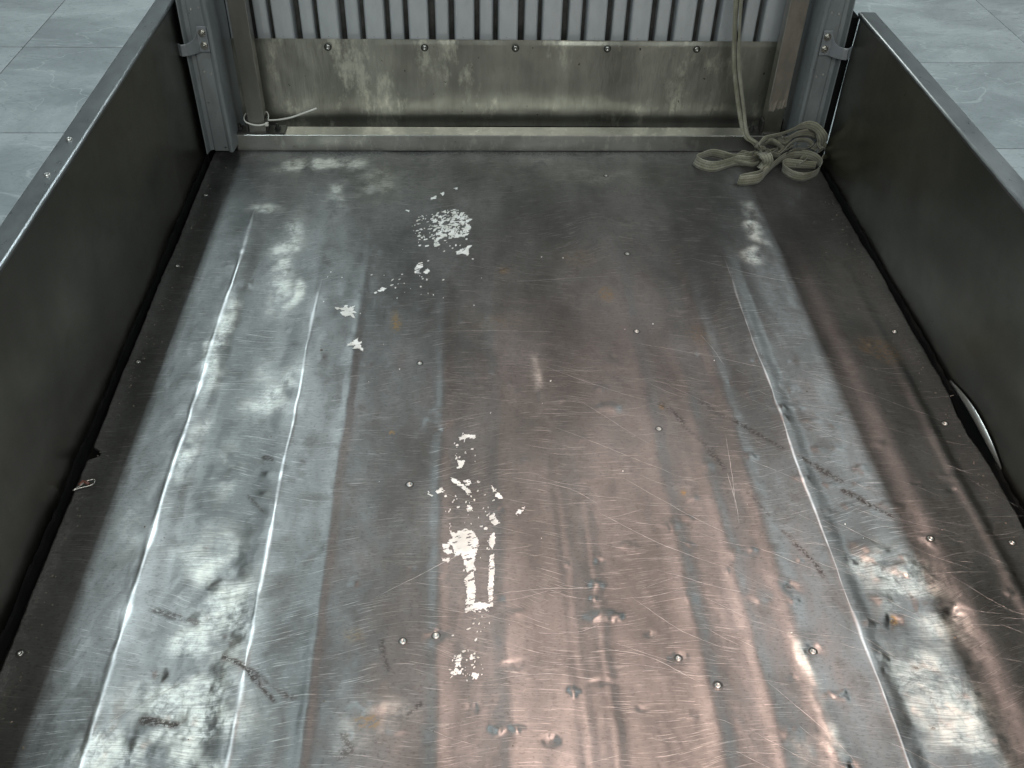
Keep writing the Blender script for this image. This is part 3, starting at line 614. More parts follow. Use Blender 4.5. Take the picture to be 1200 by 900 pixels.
def build_floor():
    xs = list(np.arange(-0.606, 0.8301, 0.0021))
    for c, w in ((C1, 0.016), (C2, 0.011), (C3, 0.011)):
        xs += list(np.arange(c - w, c + w, 0.0009))
    xs = np.unique(np.round(np.array(xs), 5))
    keep = [0]
    for i in range(1, len(xs)):
        if xs[i] - xs[keep[-1]] > 0.0006: keep.append(i)
    xs = xs[keep]
    ys = np.concatenate([np.arange(YB, 0.5, 0.012), np.arange(0.5, 1.2, 0.0023), np.arange(1.2, YF, 0.0040)])
    X, Y = np.meshgrid(xs, ys)
    # ragged cut edges of the sheet
    le = 0.0025 * vnoise(ys * 7, ys * 0 + 0.5, 51) - 0.004 + 0.0010 * vnoise(ys * 70, ys * 0 + 0.5, 52) - 0.003
    le = le + 0.016 * np.exp(-((ys - 1.085) / 0.011) ** 4)          # torn notch in the left edge
    re = -0.004 * vnoise(ys * 7, ys * 0 + 2.5, 53) - 0.0015 * vnoise(ys * 60, ys * 0 + 0.5, 54)
    re = re - 0.009 * np.exp(-((ys - 1.125) / 0.060) ** 2) + 0.0085
    X = X + le[:, None] * sstep(-0.572, -0.606, X) + re[:, None] * sstep(0.79, 0.83, X)
    Z = height(X, Y)
    ny, nx = X.shape
    co = np.stack([X, Y, Z], -1).reshape(-1, 3)
    quads = grid_arrays(nx, ny)
    # cut thickness all round
    idx = np.arange(nx * ny).reshape(ny, nx)
    loop = np.concatenate([idx[0, :-1], idx[:-1, -1], idx[-1, :0:-1], idx[:0:-1, 0]])
    low = co[loop].copy(); low[:, 2] -= 0.0035
    base = len(co)
    k = np.arange(len(loop)); kn = (k + 1) % len(loop)
    skirt = np.stack([loop[k], base + k, base + kn, loop[kn]], -1)
    x, y = co[:, 0], co[:, 1]
    pol = np.zeros(len(co))
    wx = 0.030 * fbm(x * 11, y * 11, 63, 4); wy = 0.045 * fbm(x * 9, y * 9, 73, 4)
    for (px, py, rx, ry, st) in POLISH:
        pol = np.maximum(pol, st * np.exp(-(((x + wx - px) / rx) ** 2 + ((y + wy - py) / ry) ** 2) ** 1.2))
    edge = fbm(x * 26, y * 26, 61, 4)
    pol = np.clip(pol * 1.1 + pol * edge * 2.2, 0, 1)
    # painted highlight along every sharp crease
    cre = np.zeros(len(co))
    for c, w, y1, s in ((C1, 0.0032, 1.86, 1.0), (C2, 0.0022, 1.62, 0.75), (C3, 0.0017, 1.68, 0.6)):
        wob = 0.0030 * vnoise(y * 5, y * 0 + 3.3, 5) + 0.0010 * vnoise(y * 31, y * 0 + 3.3, 7)
        wv = w * (1.0 + 0.7 * vnoise(y * 23, y * 0 + c * 70, 64))
        brk = np.clip(0.78 + 0.5 * vnoise(y * 13, y * 0 + c * 50, 62) + 0.4 * vnoise(y * 60, y * 0 + c * 50, 65), 0.3, 1) * sstep(y1, y1 - 0.25, y)
        cre = np.maximum(cre, s * brk * np.exp(-((x - c - wob) / wv) ** 2))
        cre = np.maximum(cre, 0.20 * s * brk * np.exp(-np.abs(x - c - wob) / (w * 4.0)) * np.clip(0.6 + edge, 0, 1))
    dirt = np.zeros(len(co))
    for pts, w, st in STREAKS:
        for (ax, ay), (bx, by) in zip(pts[:-1], pts[1:]):
            dx, dy = bx - ax, by - ay
            t = np.clip(((x - ax) * dx + (y - ay) * dy) / (dx * dx + dy * dy), 0, 1)
            d = np.hypot(x - ax - t * dx, y - ay - t * dy)
            dirt = np.maximum(dirt, st * sstep(w * 0.72, w * 0.15, d + 0.004 * edge))
    for (px, py, rx, ry, a) in DENTS:
        if a < -1.2:
            dirt = np.maximum(dirt, 0.8 * sstep(0.45, 0.1, np.hypot((x - px) / rx, (y - py) / ry) + 0.25 * edge))
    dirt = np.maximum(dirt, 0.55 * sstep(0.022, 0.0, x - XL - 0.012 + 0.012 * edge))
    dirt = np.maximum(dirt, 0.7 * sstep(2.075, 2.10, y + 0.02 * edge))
    rust = np.zeros(len(co))
    for (px, py, rx, ry, st) in RUST:
        rust = np.maximum(rust, st * sstep(1.0, 0.2, np.hypot((x - px) / rx, (y - py) / ry) + 0.6 * edge))
    pad = np.zeros(len(loop))
    allco = np.concatenate([co, low]); allq = np.concatenate([quads, skirt])
    uv = np.stack([allco[:, 1], -allco[:, 0]], -1)
    o = np_mesh("floor_sheet", allco, allq, M_FLOOR, bed, uv,
                {"polish": np.concatenate([pol, pad]), "crease_glint": np.concatenate([cre, pad]), "dirt": np.concatenate([dirt, pad]), "rust": np.concatenate([rust, pad])})
    return part(o)
floor_sheet = build_floor()
floor_sheet["label"] = "dented grey metal floor sheet with pressed creases, scratches and white paint residue"

def sub(o):
    return o     # sub-parts sit under parts whose own matrix is the world's, so no offset is needed

b = bmesh.new(); box(b, XL - 0.02, XR + 0.02, YB + 0.01, 2.24, -0.06, -0.016)
part(bm_obj("under_deck_shade", b, M_BLACK, bed))

# screws pressed into the sheet
def screw_mesh(r, h):
    bm = bmesh.new()
    prof = [(r, 0.0), (r * 0.96, h * 0.6), (r * 0.75, h), (r * 0.42, h * 1.02), (r * 0.34, h * 0.35), (0.0, h * 0.3)]
    n = 14; rings = []
    for (rr, zz) in prof[:-1]:
        rings.append([bm.verts.new((rr * math.cos(2 * math.pi * k / n), rr * math.sin(2 * math.pi * k / n), zz)) for k in range(n)])
    top = bm.verts.new((0, 0, prof[-1][1]))
    for a_, b_ in zip(rings[:-1], rings[1:]):
        for k in range(n):
            bm.faces.new((a_[k], a_[(k + 1) % n], b_[(k + 1) % n], b_[k]))
    for k in range(n):
        bm.faces.new((rings[-1][k], rings[-1][(k + 1) % n], top))
    me = bpy.data.meshes.new("screw"); bm.to_mesh(me); bm.free()
    me.polygons.foreach_set("use_smooth", [True] * len(me.polygons))
    me.materials.append(M_SCREW)
    return me
SCREW = screw_mesh(0.0046, 0.0018)
RING = None
def ring_mesh():
    bm = bmesh.new(); n = 16
    A = [bm.verts.new((0.0046 * math.cos(2 * math.pi * k / n), 0.0046 * math.sin(2 * math.pi * k / n), 0.0009)) for k in range(n)]
    B = [bm.verts.new((0.0068 * math.cos(2 * math.pi * k / n), 0.0068 * math.sin(2 * math.pi * k / n), 0.0004)) for k in range(n)]
    for k in range(n):
        bm.faces.new((A[k], B[k], B[(k + 1) % n], A[(k + 1) % n]))
    me = bpy.data.meshes.new("washer"); bm.to_mesh(me); bm.free(); me.materials.append(M_DARK); return me
RING = ring_mesh()
def place(me, name, x, y, z, parent, rotx=0.0, s=1.0, rotz=0.0):
    o = link(bpy.data.objects.new(name, me), parent)
    o.location = (x, y, z); o.rotation_euler = (rotx, 0, rotz); o.scale = (s, s, s)
    return o
rnd = random.Random(4)
for (x, y) in SCREWS:
    place(SCREW, "screw", x, y, hz(x, y) - 0.0002, floor_sheet, s=rnd.uniform(0.85, 1.1), rotz=rnd.random())
    place(RING, "washer", x, y, hz(x, y) + 0.0002, floor_sheet, s=rnd.uniform(0.9, 1.1))

# white paint residue: big scraps one by one, specks together
def flake_geo(poly, thick=0.0005):
    tris = tessellate_polygon([[Vector((x, y, 0)) for x, y in poly]])
    n = len(poly)
    v = [(x, y, hz(x, y) + 0.0007 + thick) for x, y in poly] + [(x, y, hz(x, y) - 0.0003) for x, y in poly]
    f = [tuple(t) for t in tris] + [(i, (i + 1) % n, n + (i + 1) % n, n + i) for i in range(n)]
    return v, f
rf = random.Random(9)
def inside(px, py, poly):
    c = False; n = len(poly); k = n - 1
    for i in range(n):
        (xi, yi), (xk, yk) = poly[i], poly[k]
        if (yi > py) != (yk > py) and px < (xk - xi) * (py - yi) / (yk - yi) + xi:
            c = not c
        k = i
    return c
def eroded_flake(poly, cell, seed):
    """a scraped paint scrap: torn border, scratched-through gaps"""
    xs_ = [p[0] for p in poly]; ys_ = [p[1] for p in poly]
    nx = int((max(xs_) - min(xs_) + 0.006) / cell) + 1; ny = int((max(ys_) - min(ys_) + 0.006) / cell) + 1
    x0, y0 = min(xs_) - 0.003, min(ys_) - 0.003
    vid, v, f = {}, [], []
    def vert(i, j):
        if (i, j) not in vid:
            x = x0 + i * cell + rf.uniform(-0.35, 0.35) * cell; y = y0 + j * cell + rf.uniform(-0.35, 0.35) * cell
            vid[(i, j)] = len(v); v.append((x, y, hz(x, y) + 0.0011 + rf.uniform(0, 0.0002)))
        return vid[(i, j)]
    gx, gy = np.meshgrid(x0 + (np.arange(nx) + 0.5) * cell, y0 + (np.arange(ny) + 0.5) * cell)
    wx = gx + 0.0022 * fbm(gx * 260, gy * 260, seed, 3); wy = gy + 0.0030 * fbm(gx * 260, gy * 260, seed + 9, 3)
    a = 0.35
    st = vnoise((gx * math.cos(a) + gy * math.sin(a)) * 90, (-gx * math.sin(a) + gy * math.cos(a)) * 620, seed + 20) + 0.6 * vnoise(gx * 150, gy * 150, seed + 30)
    for j in range(ny):
        for i in range(nx):
            if st[j, i] > -0.72 and inside(wx[j, i], wy[j, i], poly):
                f.append((vert(i, j), vert(i + 1, j), vert(i + 1, j + 1), vert(i, j + 1)))
    return v, f
for q, poly in enumerate(FLAKES):
    v, f = eroded_flake(poly, 0.0012, 300 + q)
    if f:
        sub(mesh_obj("paint_flake", v, f, M_FLAKE, floor_sheet))
V, F = [], []
for (cx, cy, rx, ry, n, s) in SPECKS:
    for _ in range(n):
        a = rf.uniform(0, 2 * math.pi); rr = math.sqrt(rf.random())
        x = cx + rx * rr * math.cos(a); y = cy + ry * rr * math.sin(a)
        L_ = s * rf.uniform(0.3, 1.25) * (1.6 if rf.random() < 0.2 else 1); Wd = L_ * rf.uniform(0.16, 0.5); th = rf.gauss(0.9, 0.5)
        m = rf.randint(5, 8); poly = []
        for k in range(m):
            q = 2 * math.pi * k / m; e = rf.uniform(0.5, 1.15)
            u, w = L_ * e * math.cos(q), Wd * e * math.sin(q) * 1.6
            poly.append((x + u * math.cos(th) - w * math.sin(th), y + u * math.sin(th) + w * math.cos(th)))
        v, f = flake_geo(poly, 0.0003)
        base = len(V); V += v; F += [tuple(i + base for i in t) for t in f]
o = sub(mesh_obj("paint_specks", V, F, M_FLAKE, floor_sheet)); o["kind"] = "stuff"

# long scratches ploughed into the sheet
def spline(pts, step):
    P = [np.array(p, float) for p in pts]
    P = [2 * P[0] - P[1]] + P + [2 * P[-1] - P[-2]]
    out = []
    for i in range(1, len(P) - 2):
        n = max(2, int(np.linalg.norm(P[i + 1] - P[i]) / step))
        for k in range(n):
            t = k / n
            out.append(0.5 * ((2 * P[i]) + (-P[i - 1] + P[i + 1]) * t + (2 * P[i - 1] - 5 * P[i] + 4 * P[i + 1] - P[i + 2]) * t * t + (-P[i - 1] + 3 * P[i] - 3 * P[i + 1] + P[i + 2]) * t ** 3))
    out.append(P[-2])
    return out
V, F = [], []
def add_scratch(pts, w, r):
    S = spline(pts, 0.006)
    base = len(V); n = len(S)
    for i, p in enumerate(S):
        a = S[max(0, i - 1)]; c = S[min(n - 1, i + 1)]
        d = c - a; d = d / (np.linalg.norm(d) + 1e-9); nn = np.array([-d[1], d[0]])
        ww = w * math.sin(math.pi * (i + 0.3) / (n - 0.4)) ** 0.5 * r.uniform(0.4, 1.0)
        q = p + nn * r.uniform(-0.0003, 0.0003)
        for s in (-1, 0, 1):
            e = q + nn * s * ww
            V.append((e[0], e[1], hz(e[0], e[1]) + (0.00042 if s else 0.00048)))
    for i in range(n - 1):
        for s in (0, 1):
            F.append((base + 3 * i + s, base + 3 * i + s + 1, base + 3 * i + 4 + s, base + 3 * i + 3 + s))
rs = random.Random(15)
for pts in SCRATCHES:
    add_scratch(pts, 0.00055, rs)
for _ in range(260):          # fine arcs from dragged loads, mostly crosswise
    x, y = rs.uniform(-0.1, 0.8), rs.uniform(0.5, 1.35)
    l = rs.uniform(0.02, 0.11); a = rs.gauss(-0.12 - 0.55 * (x > 0.3) * rs.random(), 0.16)
    add_scratch([(x, y), (x + l * 0.5 * math.cos(a), y + l * 0.5 * math.sin(a) + rs.gauss(0, 0.002)), (x + l * math.cos(a + 0.05), y + l * math.sin(a + 0.05))], 0.00030, rs)
o = sub(mesh_obj("scratches", V, F, M_SCR, floor_sheet)); o["kind"] = "stuff"

# ------------------------------------------------------------------ side walls
def side_wall(sx, xin, top, label, yend):
    """sx = direction pointing out of the bed"""
    ys = np.append(np.arange(YB, yend - 0.02, 0.012), yend - 0.012); zs = np.concatenate([np.arange(-0.03, top - 0.006, 0.010), [top - 0.004]])
    Yg, Zg = np.meshgrid(ys, zs)
    bow = 0.0035 * fbm(Yg * 2.2, Zg * 4, 71 if sx < 0 else 81, 3) + 0.0010 * fbm(Yg * 11, Zg * 11, 91, 2)
    # dents low on the sheet near the front corner
    for (dy, dz, ry, rz, a) in ((1.72, 0.13, 0.06, 0.03, 0.004), (1.83, 0.07, 0.03, 0.05, -0.003), (1.60, 0.21, 0.04, 0.04, 0.003), (1.90, 0.16, 0.03, 0.03, 0.003)):
        bow = bow + a * np.exp(-((Yg - dy) / ry) ** 2 - ((Zg - dz) / rz) ** 2)
    Xg = xin + sx * (0.003 + bow * 0.9 * sstep(top, top - 0.06, Zg))
    ny, nx = Yg.shape
    co = np.stack([Xg, Yg, Zg], -1).reshape(-1, 3)
    w = part(np_mesh("side_wall", co, grid_arrays(nx, ny), M_WALL, bed, np.stack([co[:, 1], co[:, 2]], -1)))
    w["label"] = label
    # folded top flange with rolled inner lip
    prof = [(0.004, top - 0.012), (0.001, top - 0.006), (0.0, top - 0.002), (0.0015, top), (0.004, top + 0.0008), (0.037, top + 0.0002), (0.040, top - 0.002), (0.0405, top - 0.03), (0.038, top - 0.03), (0.038, top - 0.004), (0.006, top - 0.004)]
    yy = list(np.arange(YB, yend - 0.02, 0.03)) + [yend]
    v, f = [], []
    for y in yy:
        d = 0.0012 * float(vnoise(y * 5, 0.3, 95))
        for (ox, z) in prof:
            v.append((xin + sx * (ox + d), y, z))
    m = len(prof)
    for i in range(len(yy) - 1):
        for k in range(m - 1):
            q = (i * m + k, i * m + k + 1, (i + 1) * m + k + 1, (i + 1) * m + k)
            f.append(q if sx > 0 else q[::-1])
    f.append(tuple(range(m))); f.append(tuple((len(yy) - 1) * m + k for k in range(m)))
    mesh_obj("top_flange", v, f, M_RAIL, w)
    b = bmesh.new(); box(b, min(xin + sx * 0.012, xin + sx * 0.036), max(xin + sx * 0.012, xin + sx * 0.036), YB, yend - 0.012, -0.08, top - 0.006)
    bm_obj("outer_skin", b, M_RAIL, w)
    # ragged black strip standing for the shade in the gap along the foot
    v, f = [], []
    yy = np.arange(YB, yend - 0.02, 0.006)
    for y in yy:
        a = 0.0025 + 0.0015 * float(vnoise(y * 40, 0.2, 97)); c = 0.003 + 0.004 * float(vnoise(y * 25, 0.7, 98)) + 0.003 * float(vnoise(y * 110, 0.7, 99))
        if sx > 0: c += 0.011 * math.exp(-((y - 1.125) / 0.065) ** 2)  # raised to blacken the gap below the bent lip
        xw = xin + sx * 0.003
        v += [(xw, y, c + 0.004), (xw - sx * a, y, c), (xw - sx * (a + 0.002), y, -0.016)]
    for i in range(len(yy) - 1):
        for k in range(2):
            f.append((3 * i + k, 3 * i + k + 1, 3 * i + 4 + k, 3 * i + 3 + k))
    mesh_obj("foot_gap_shade", v, f, M_BLACK, w)
    return w
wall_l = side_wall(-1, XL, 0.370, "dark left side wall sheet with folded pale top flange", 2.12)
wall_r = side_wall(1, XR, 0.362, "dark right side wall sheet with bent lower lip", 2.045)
rv = screw_mesh(0.0052, 0.0026)
for (x, y) in ((-0.648, 1.432), (-0.645, 1.316)):
    place(rv, "rivet", x, y, 0.3705, wall_l)
# bent lip where the right wall's lower edge has sprung away from the sheet
v, f = [], []
n = 26
for i in range(n + 1):
    t = i / n; y = 1.232 - t * 0.215
    bulge = math.sin(math.pi * t) ** 0.9
    x0 = XR + 0.004
    tw = 0.4 + 0.6 * t
    v += [(x0 - 0.002, y, 0.012 + 0.017 * bulge), (x0 - 0.002 - 0.006 * bulge * tw, y, 0.010 + 0.016 * bulge), (x0 - 0.002 - 0.008 * bulge * tw, y, 0.009 + 0.012 * bulge), (x0 - 0.002 - 0.006 * bulge * tw, y, 0.007 + 0.009 * bulge)]
for i in range(n):
    for k in range(3):
        f.append((4 * i + k, 4 * i + k + 1, 4 * i + 5 + k, 4 * i + 4 + k))
mesh_obj("bent_lip", v, f, M_BEAM, wall_r, smooth=True)

# ------------------------------------------------------------------ headboard
YP = 2.195
b = bmesh.new(); box(b, -0.66, 0.88, YP + 0.036, YP + 0.042, -0.02, 0.62)
headboard = part(bm_obj("headboard", b, M_DARK, bed))  # dark backing sheet stands in for the shade between the ribs
headboard["label"] = "blue grey painted headboard with pressed vertical ribs"
PITCH, CW = 0.1035, 0.046
def strip_mesh(name, w, y0, y1, r):
    """pressed vertical strip with rolled edges turning back into the dark groove"""
    prof = [(-w / 2 - 0.001, y1), (-w / 2, y0 + r * 1.6), (-w / 2 + r * 0.3, y0 + r * 0.45), (-w / 2 + r, y0), (0, y0 - 0.0004), (w / 2 - r, y0), (w / 2 - r * 0.3, y0 + r * 0.45), (w / 2, y0 + r * 1.6), (w / 2 + 0.001, y1)]
    zz = (0.16, 0.30, 0.45, 0.60); m = len(prof)
    v = [(x, y, z) for z in zz for (x, y) in prof]
    f = [(i * m + k, i * m + k + 1, (i + 1) * m + k + 1, (i + 1) * m + k) for i in range(len(zz) - 1) for k in range(m - 1)]
    f.append(tuple((len(zz) - 1) * m + k for k in range(m)))
    me = bpy.data.meshes.new(name); me.from_pydata(v, [], f); me.update(); me.materials.append(M_PAINT)
    return me
RIB = strip_mesh("rib", CW, 0.0, 0.034, 0.004)
REC = strip_mesh("recess_strip", 0.032, 0.014, 0.034, 0.004)
for i in range(13):
    x = -0.4265 - PITCH + i * PITCH
    if x < 0.80:
        o = link(bpy.data.objects.new("rib", RIB), headboard); o.location = (x + rnd.uniform(-0.0012, 0.0012), YP + 0.001, 0); o.rotation_euler = (0, rnd.uniform(-0.004, 0.004), rnd.uniform(-0.03, 0.03))
    if x + PITCH / 2 < 0.80:
        o = link(bpy.data.objects.new("recess_strip", REC), headboard); o.location = (x + PITCH / 2 + rnd.uniform(-0.001, 0.001), YP + 0.001, 0); o.rotation_euler = (0, 0, rnd.uniform(-0.05, 0.05))

# kick panel: dented galvanised sheet screwed over the foot of the headboard
xs = np.arange(-0.605, 0.826, 0.008); zs = np.concatenate([np.arange(0.020, 0.238, 0.006), [0.239]])
Xg, Zg = np.meshgrid(xs, zs)
Yg = (YP - 0.006) + 0.006 * fbm(Xg * 4.0, Zg * 6, 101, 3) + 0.0022 * fbm(Xg * 16, Zg * 16, 111, 3) * (0.35 + 0.65 * sstep(0.1, -0.45, Xg)) + 0.010 * sstep(0.050, 0.030, Zg) * (0.6 + 0.4 * vnoise(Xg * 5, Xg * 0, 120))
Yg = np.where(Zg > 0.236, YP - 0.003, Yg)
co = np.stack([Xg, Yg, Zg], -1).reshape(-1, 3)
kick = part(np_mesh("kick_panel", co, grid_arrays(len(xs), len(zs)), M_PANEL, bed, np.stack([co[:, 0], co[:, 2]], -1)))
kick["label"] = "mottled olive grey galvanised sheet screwed along its top edge"
for x in (-0.330, -0.105, 0.108, 0.325, 0.538):
    place(SCREW, "screw", x, YP - 0.0095, 0.222, kick, rotx=math.radians(90), s=1.25)
    place(RING, "washer", x, YP - 0.0093, 0.222, kick, rotx=math.radians(90), s=1.3)

# ------------------------------------------------------------------ corner pillars with latch brackets
def pillar(sx, cx, label):
    # plan profile, o = distance inwards from the outer lip
    prof = [(-0.002, 2.19), (-0.002, 2.060), (-0.001, 2.048), (0.0, 2.0455), (0.002, 2.047), (0.005, 2.064), (0.013, 2.068), (0.016, 2.063), (0.047, 2.062), (0.051, 2.056), (0.056, 2.0535), (0.060, 2.058), (0.062, 2.075), (0.065, 2.19)]
    zz = [0.022, 0.05, 0.10, 0.2, 0.3, 0.4, 0.5, 0.6]
    v, f = [], []
    for z in zz:
        for (o, y) in prof:
            e = 0.0015 * float(vnoise(z * 12, o * 20, 130))
            v.append((cx + sx * (o + e), y + 0.02 * z * 0 + e, z))
    m = len(prof)
    for i in range(len(zz) - 1):
        for k in range(m - 1):
            q = (i * m + k, i * m + k + 1, (i + 1) * m + k + 1, (i + 1) * m + k)
            f.append(q if sx > 0 else q[::-1])
    o = mesh_obj("corner_pillar", v, f, M_PILLAR, bed)
    md = o.modifiers.new("bevel", 'BEVEL'); md.width = 0.0012; md.segments = 2; md.limit_method = 'ANGLE'; md.angle_limit = math.radians(25)
    part(o); o["label"] = label
    # plug-weld pimples
    for (oo, z) in ((0.024, 0.352), (0.041, 0.356), (0.026, 0.215), (0.041, 0.210)):
        s = place(SCREW, "weld_pimple", cx + sx * oo, 2.0625, z, o, rotx=math.radians(90), s=0.55)
    # bracket: bolted plate whose arm bows out and hooks over the side wall's end
    def by(o_):
        t = min(1, max(0, (0.030 - o_) / 0.049))
        return 2.0585 - 0.026 * math.sin(min(1, t * 1.4) * math.pi / 2) + 0.014 * max(0, t - 0.7) / 0.3
    # strips: pair upper and lower points so the bow stays smooth
    up = [(0.050, 0.318), (0.030, 0.318), (0.029, 0.309), (0.026, 0.300), (0.021, 0.293), (0.015, 0.2895), (0.006, 0.288), (-0.004, 0.288), (-0.012, 0.288), (-0.019, 0.288)]
    v, f = [], []
    for (o_, z) in up:
        for yo in (0.0, 0.0042):
            v.append((cx + sx * o_, by(o_) - 0.002 + yo - 0.0025, z)); v.append((cx + sx * o_, by(o_) - 0.002 + yo - 0.0025, 0.262))
    for i in range(len(up) - 1):
        a, c = 4 * i, 4 * (i + 1)
        f += [(a, a + 1, c + 1, c), (a + 2, c + 2, c + 3, a + 3), (a, c, c + 2, a + 2), (a + 1, a + 3, c + 3, c + 1)]
    f += [(0, 2, 3, 1), (4 * (len(up) - 1), 4 * (len(up) - 1) + 1, 4 * (len(up) - 1) + 3, 4 * (len(up) - 1) + 2)]
    br = mesh_obj("latch_bracket", v, f, M_BRACKET, bed, smooth=False)
    md = br.modifiers.new("bevel", 'BEVEL'); md.width = 0.001; md.segments = 2; md.limit_method = 'ANGLE'; md.angle_limit = math.radians(40)
    part(br); br["label"] = "bolted steel latch bracket hooking over the side wall end"
    bb = bmesh.new()
    bmesh.ops.create_cone(bb, segments=6, radius1=0.0068, radius2=0.0062, depth=0.005, cap_ends=True, matrix=Matrix.Translation((0, 0, 0.0025)))
    bmesh.ops.create_cone(bb, segments=16, radius1=0.0085, radius2=0.0082, depth=0.0012, cap_ends=True, matrix=Matrix.Translation((0, 0, 0.0004)))
    bmesh.ops.create_cone(bb, segments=12, radius1=0.0036, radius2=0.003, depth=0.004, cap_ends=True, matrix=Matrix.Translation((0, 0, 0.006)))
    me = bpy.data.meshes.new("bolt"); bb.to_mesh(me); bb.free(); me.materials.append(M_SCREW)
    for z in (0.304, 0.277):
        place(me, "bolt", cx + sx * 0.040, 2.0535, z, br, rotx=math.radians(90))
    return o
b = bmesh.new(); box(b, XR - 0.008, XR + 0.012, 2.060, 2.200, -0.05, 0.345)
part(bm_obj("corner_gap_shade", b, M_BLACK, bed))  # black box painting the shade of the right corner gap
b = bmesh.new(); box(b, XL - 0.001, XL + 0.004, 2.066, 2.200, -0.05, 0.360)
part(bm_obj("corner_gap_shade", b, M_BLACK, bed))  # same black filler as gap shade on the left
pillar(1, -0.617, "blue grey painted pillar joining headboard and left side wall")
pillar(-1, 0.834, "blue grey painted pillar with chipped paint beside the tangled strap")

# ------------------------------------------------------------------ cross beam and uprights
b = bmesh.new(); box(b, -0.560, 0.815, 2.100, 2.146, 0.001, 0.043)
beam = part(bm_obj("cross_beam", b, M_BEAM, bed, bevel=0.003, seg=3))
beam["label"] = "square steel tube lying across the floor at the foot of the headboard"
def upright(x0, x1, label, film):
    b = bmesh.new(); box(b, x0, x1, 2.108, 2.138, 0.046, 0.62)
    u = part(bm_obj("upright", b, M_POST, bed, bevel=0.0016)); u["label"] = label
    xc = (x0 + x1) / 2
    b = bmesh.new(); box(b, xc - 0.062, xc + 0.064, 2.1015, 2.1445, 0.0432, 0.0468)
    bm_obj("foot_plate", b, M_DARK, u, bevel=0.0006)
    for s in (-1, 1):
        b = bmesh.new(); xx = xc + s * (x1 - x0) / 2 + s * 0.0035
        box(b, xx - 0.0022, xx + 0.0022, 2.106, 2.134, 0.0468, 0.078)
        bm_obj("side_tab", b, M_DARK, u, bevel=0.0006)
        b = bmesh.new()
        bmesh.ops.create_cone(b, segments=6, radius1=0.0075, radius2=0.0068, depth=0.006, cap_ends=True, matrix=Matrix.Translation((xc + s * 0.045, 2.124, 0.050)))
        bmesh.ops.create_cone(b, segments=12, radius1=0.004, radius2=0.0036, depth=0.008, cap_ends=True, matrix=Matrix.Translation((xc + s * 0.045, 2.124, 0.056)))
        bm_obj("bolt", b, M_DARK, u)
    if film:
        r = random.Random(3); v, f = [], []
        n = 9
        for k in range(n + 1):
            t = k / n; x = x0 + 0.002 + (x1 - x0 - 0.003) * t
            zb = 0.105 + 0.012 * t + r.uniform(-0.004, 0.004)
            v += [(x, 2.1062 - 0.004 * r.random() * (0.4 + t), zb), (x, 2.1070 - 0.001 * r.random(), zb + 0.02), (x, 2.1074, 0.19), (x, 2.1074, 0.616)]
        for k in range(n):
            for j in range(3):
                f.append((4 * k + j, 4 * k + 4 + j, 4 * k + 5 + j, 4 * k + 1 + j))
        mesh_obj("torn_film", v, f, M_FILM, u)["label"] = "brown protective film torn off at the bottom"
    return u
upright(-0.526, -0.486, "dark steel upright bolted to the beam with a cable tie round it", False)
upright(0.712, 0.755, "steel upright with torn brown film beside the hanging strap", True)

# ------------------------------------------------------------------ cable tie round the left upright
def tube(path, r, mat, name, parent=None, flat=1.0, n=8):
    S = spline(path, 0.004); v, f = [], []
    m = len(S)
    for i, p in enumerate(S):
        t = Vector(S[min(m - 1, i + 1)] - S[max(0, i - 1)]).normalized()
        a = t.cross(Vector((0, 0, 1)))
        a = a.normalized() if a.length > 1e-4 else Vector((1, 0, 0))
        c = a.cross(t).normalized()
        for k in range(n):
            q = 2 * math.pi * k / n
            v.append(tuple(Vector(p) + a * (r * math.cos(q)) + c * (r * flat * math.sin(q))))
    for i in range(m - 1):
        for k in range(n):
            f.append((i * n + k, i * n + (k + 1) % n, (i + 1) * n + (k + 1) % n, (i + 1) * n + k))
    f.append(tuple(range(n))[::-1]); f.append(tuple((m - 1) * n + k for k in range(n)))
    return mesh_obj(name, v, f, mat, parent, smooth=True)
tie = thing("cable_tie", "off-white nylon cable tie round the steel upright, long tail sticking out", "cable tie")
zt = 0.070
tube([(-0.482, 2.1035, zt), (-0.495, 2.1015, zt - 0.003), (-0.512, 2.1015, zt - 0.002), (-0.530, 2.1045, zt + 0.004), (-0.534, 2.112, zt + 0.010), (-0.533, 2.128, zt + 0.012), (-0.526, 2.1425, zt + 0.012), (-0.508, 2.1435, zt + 0.012), (-0.488, 2.1425, zt + 0.012), (-0.480, 2.130, zt + 0.010), (-0.478, 2.112, zt + 0.004)], 0.0013, M_TIE, "loop", tie, 1.7)
tube(TIE_TAIL, 0.0014, M_TIE, "tail", tie, 1.6)
b = bmesh.new(); box(b, -0.4845, -0.4765, 2.0975, 2.1055, zt - 0.004, zt + 0.004)
bm_obj("locking_head", b, M_TIE, tie, bevel=0.001)

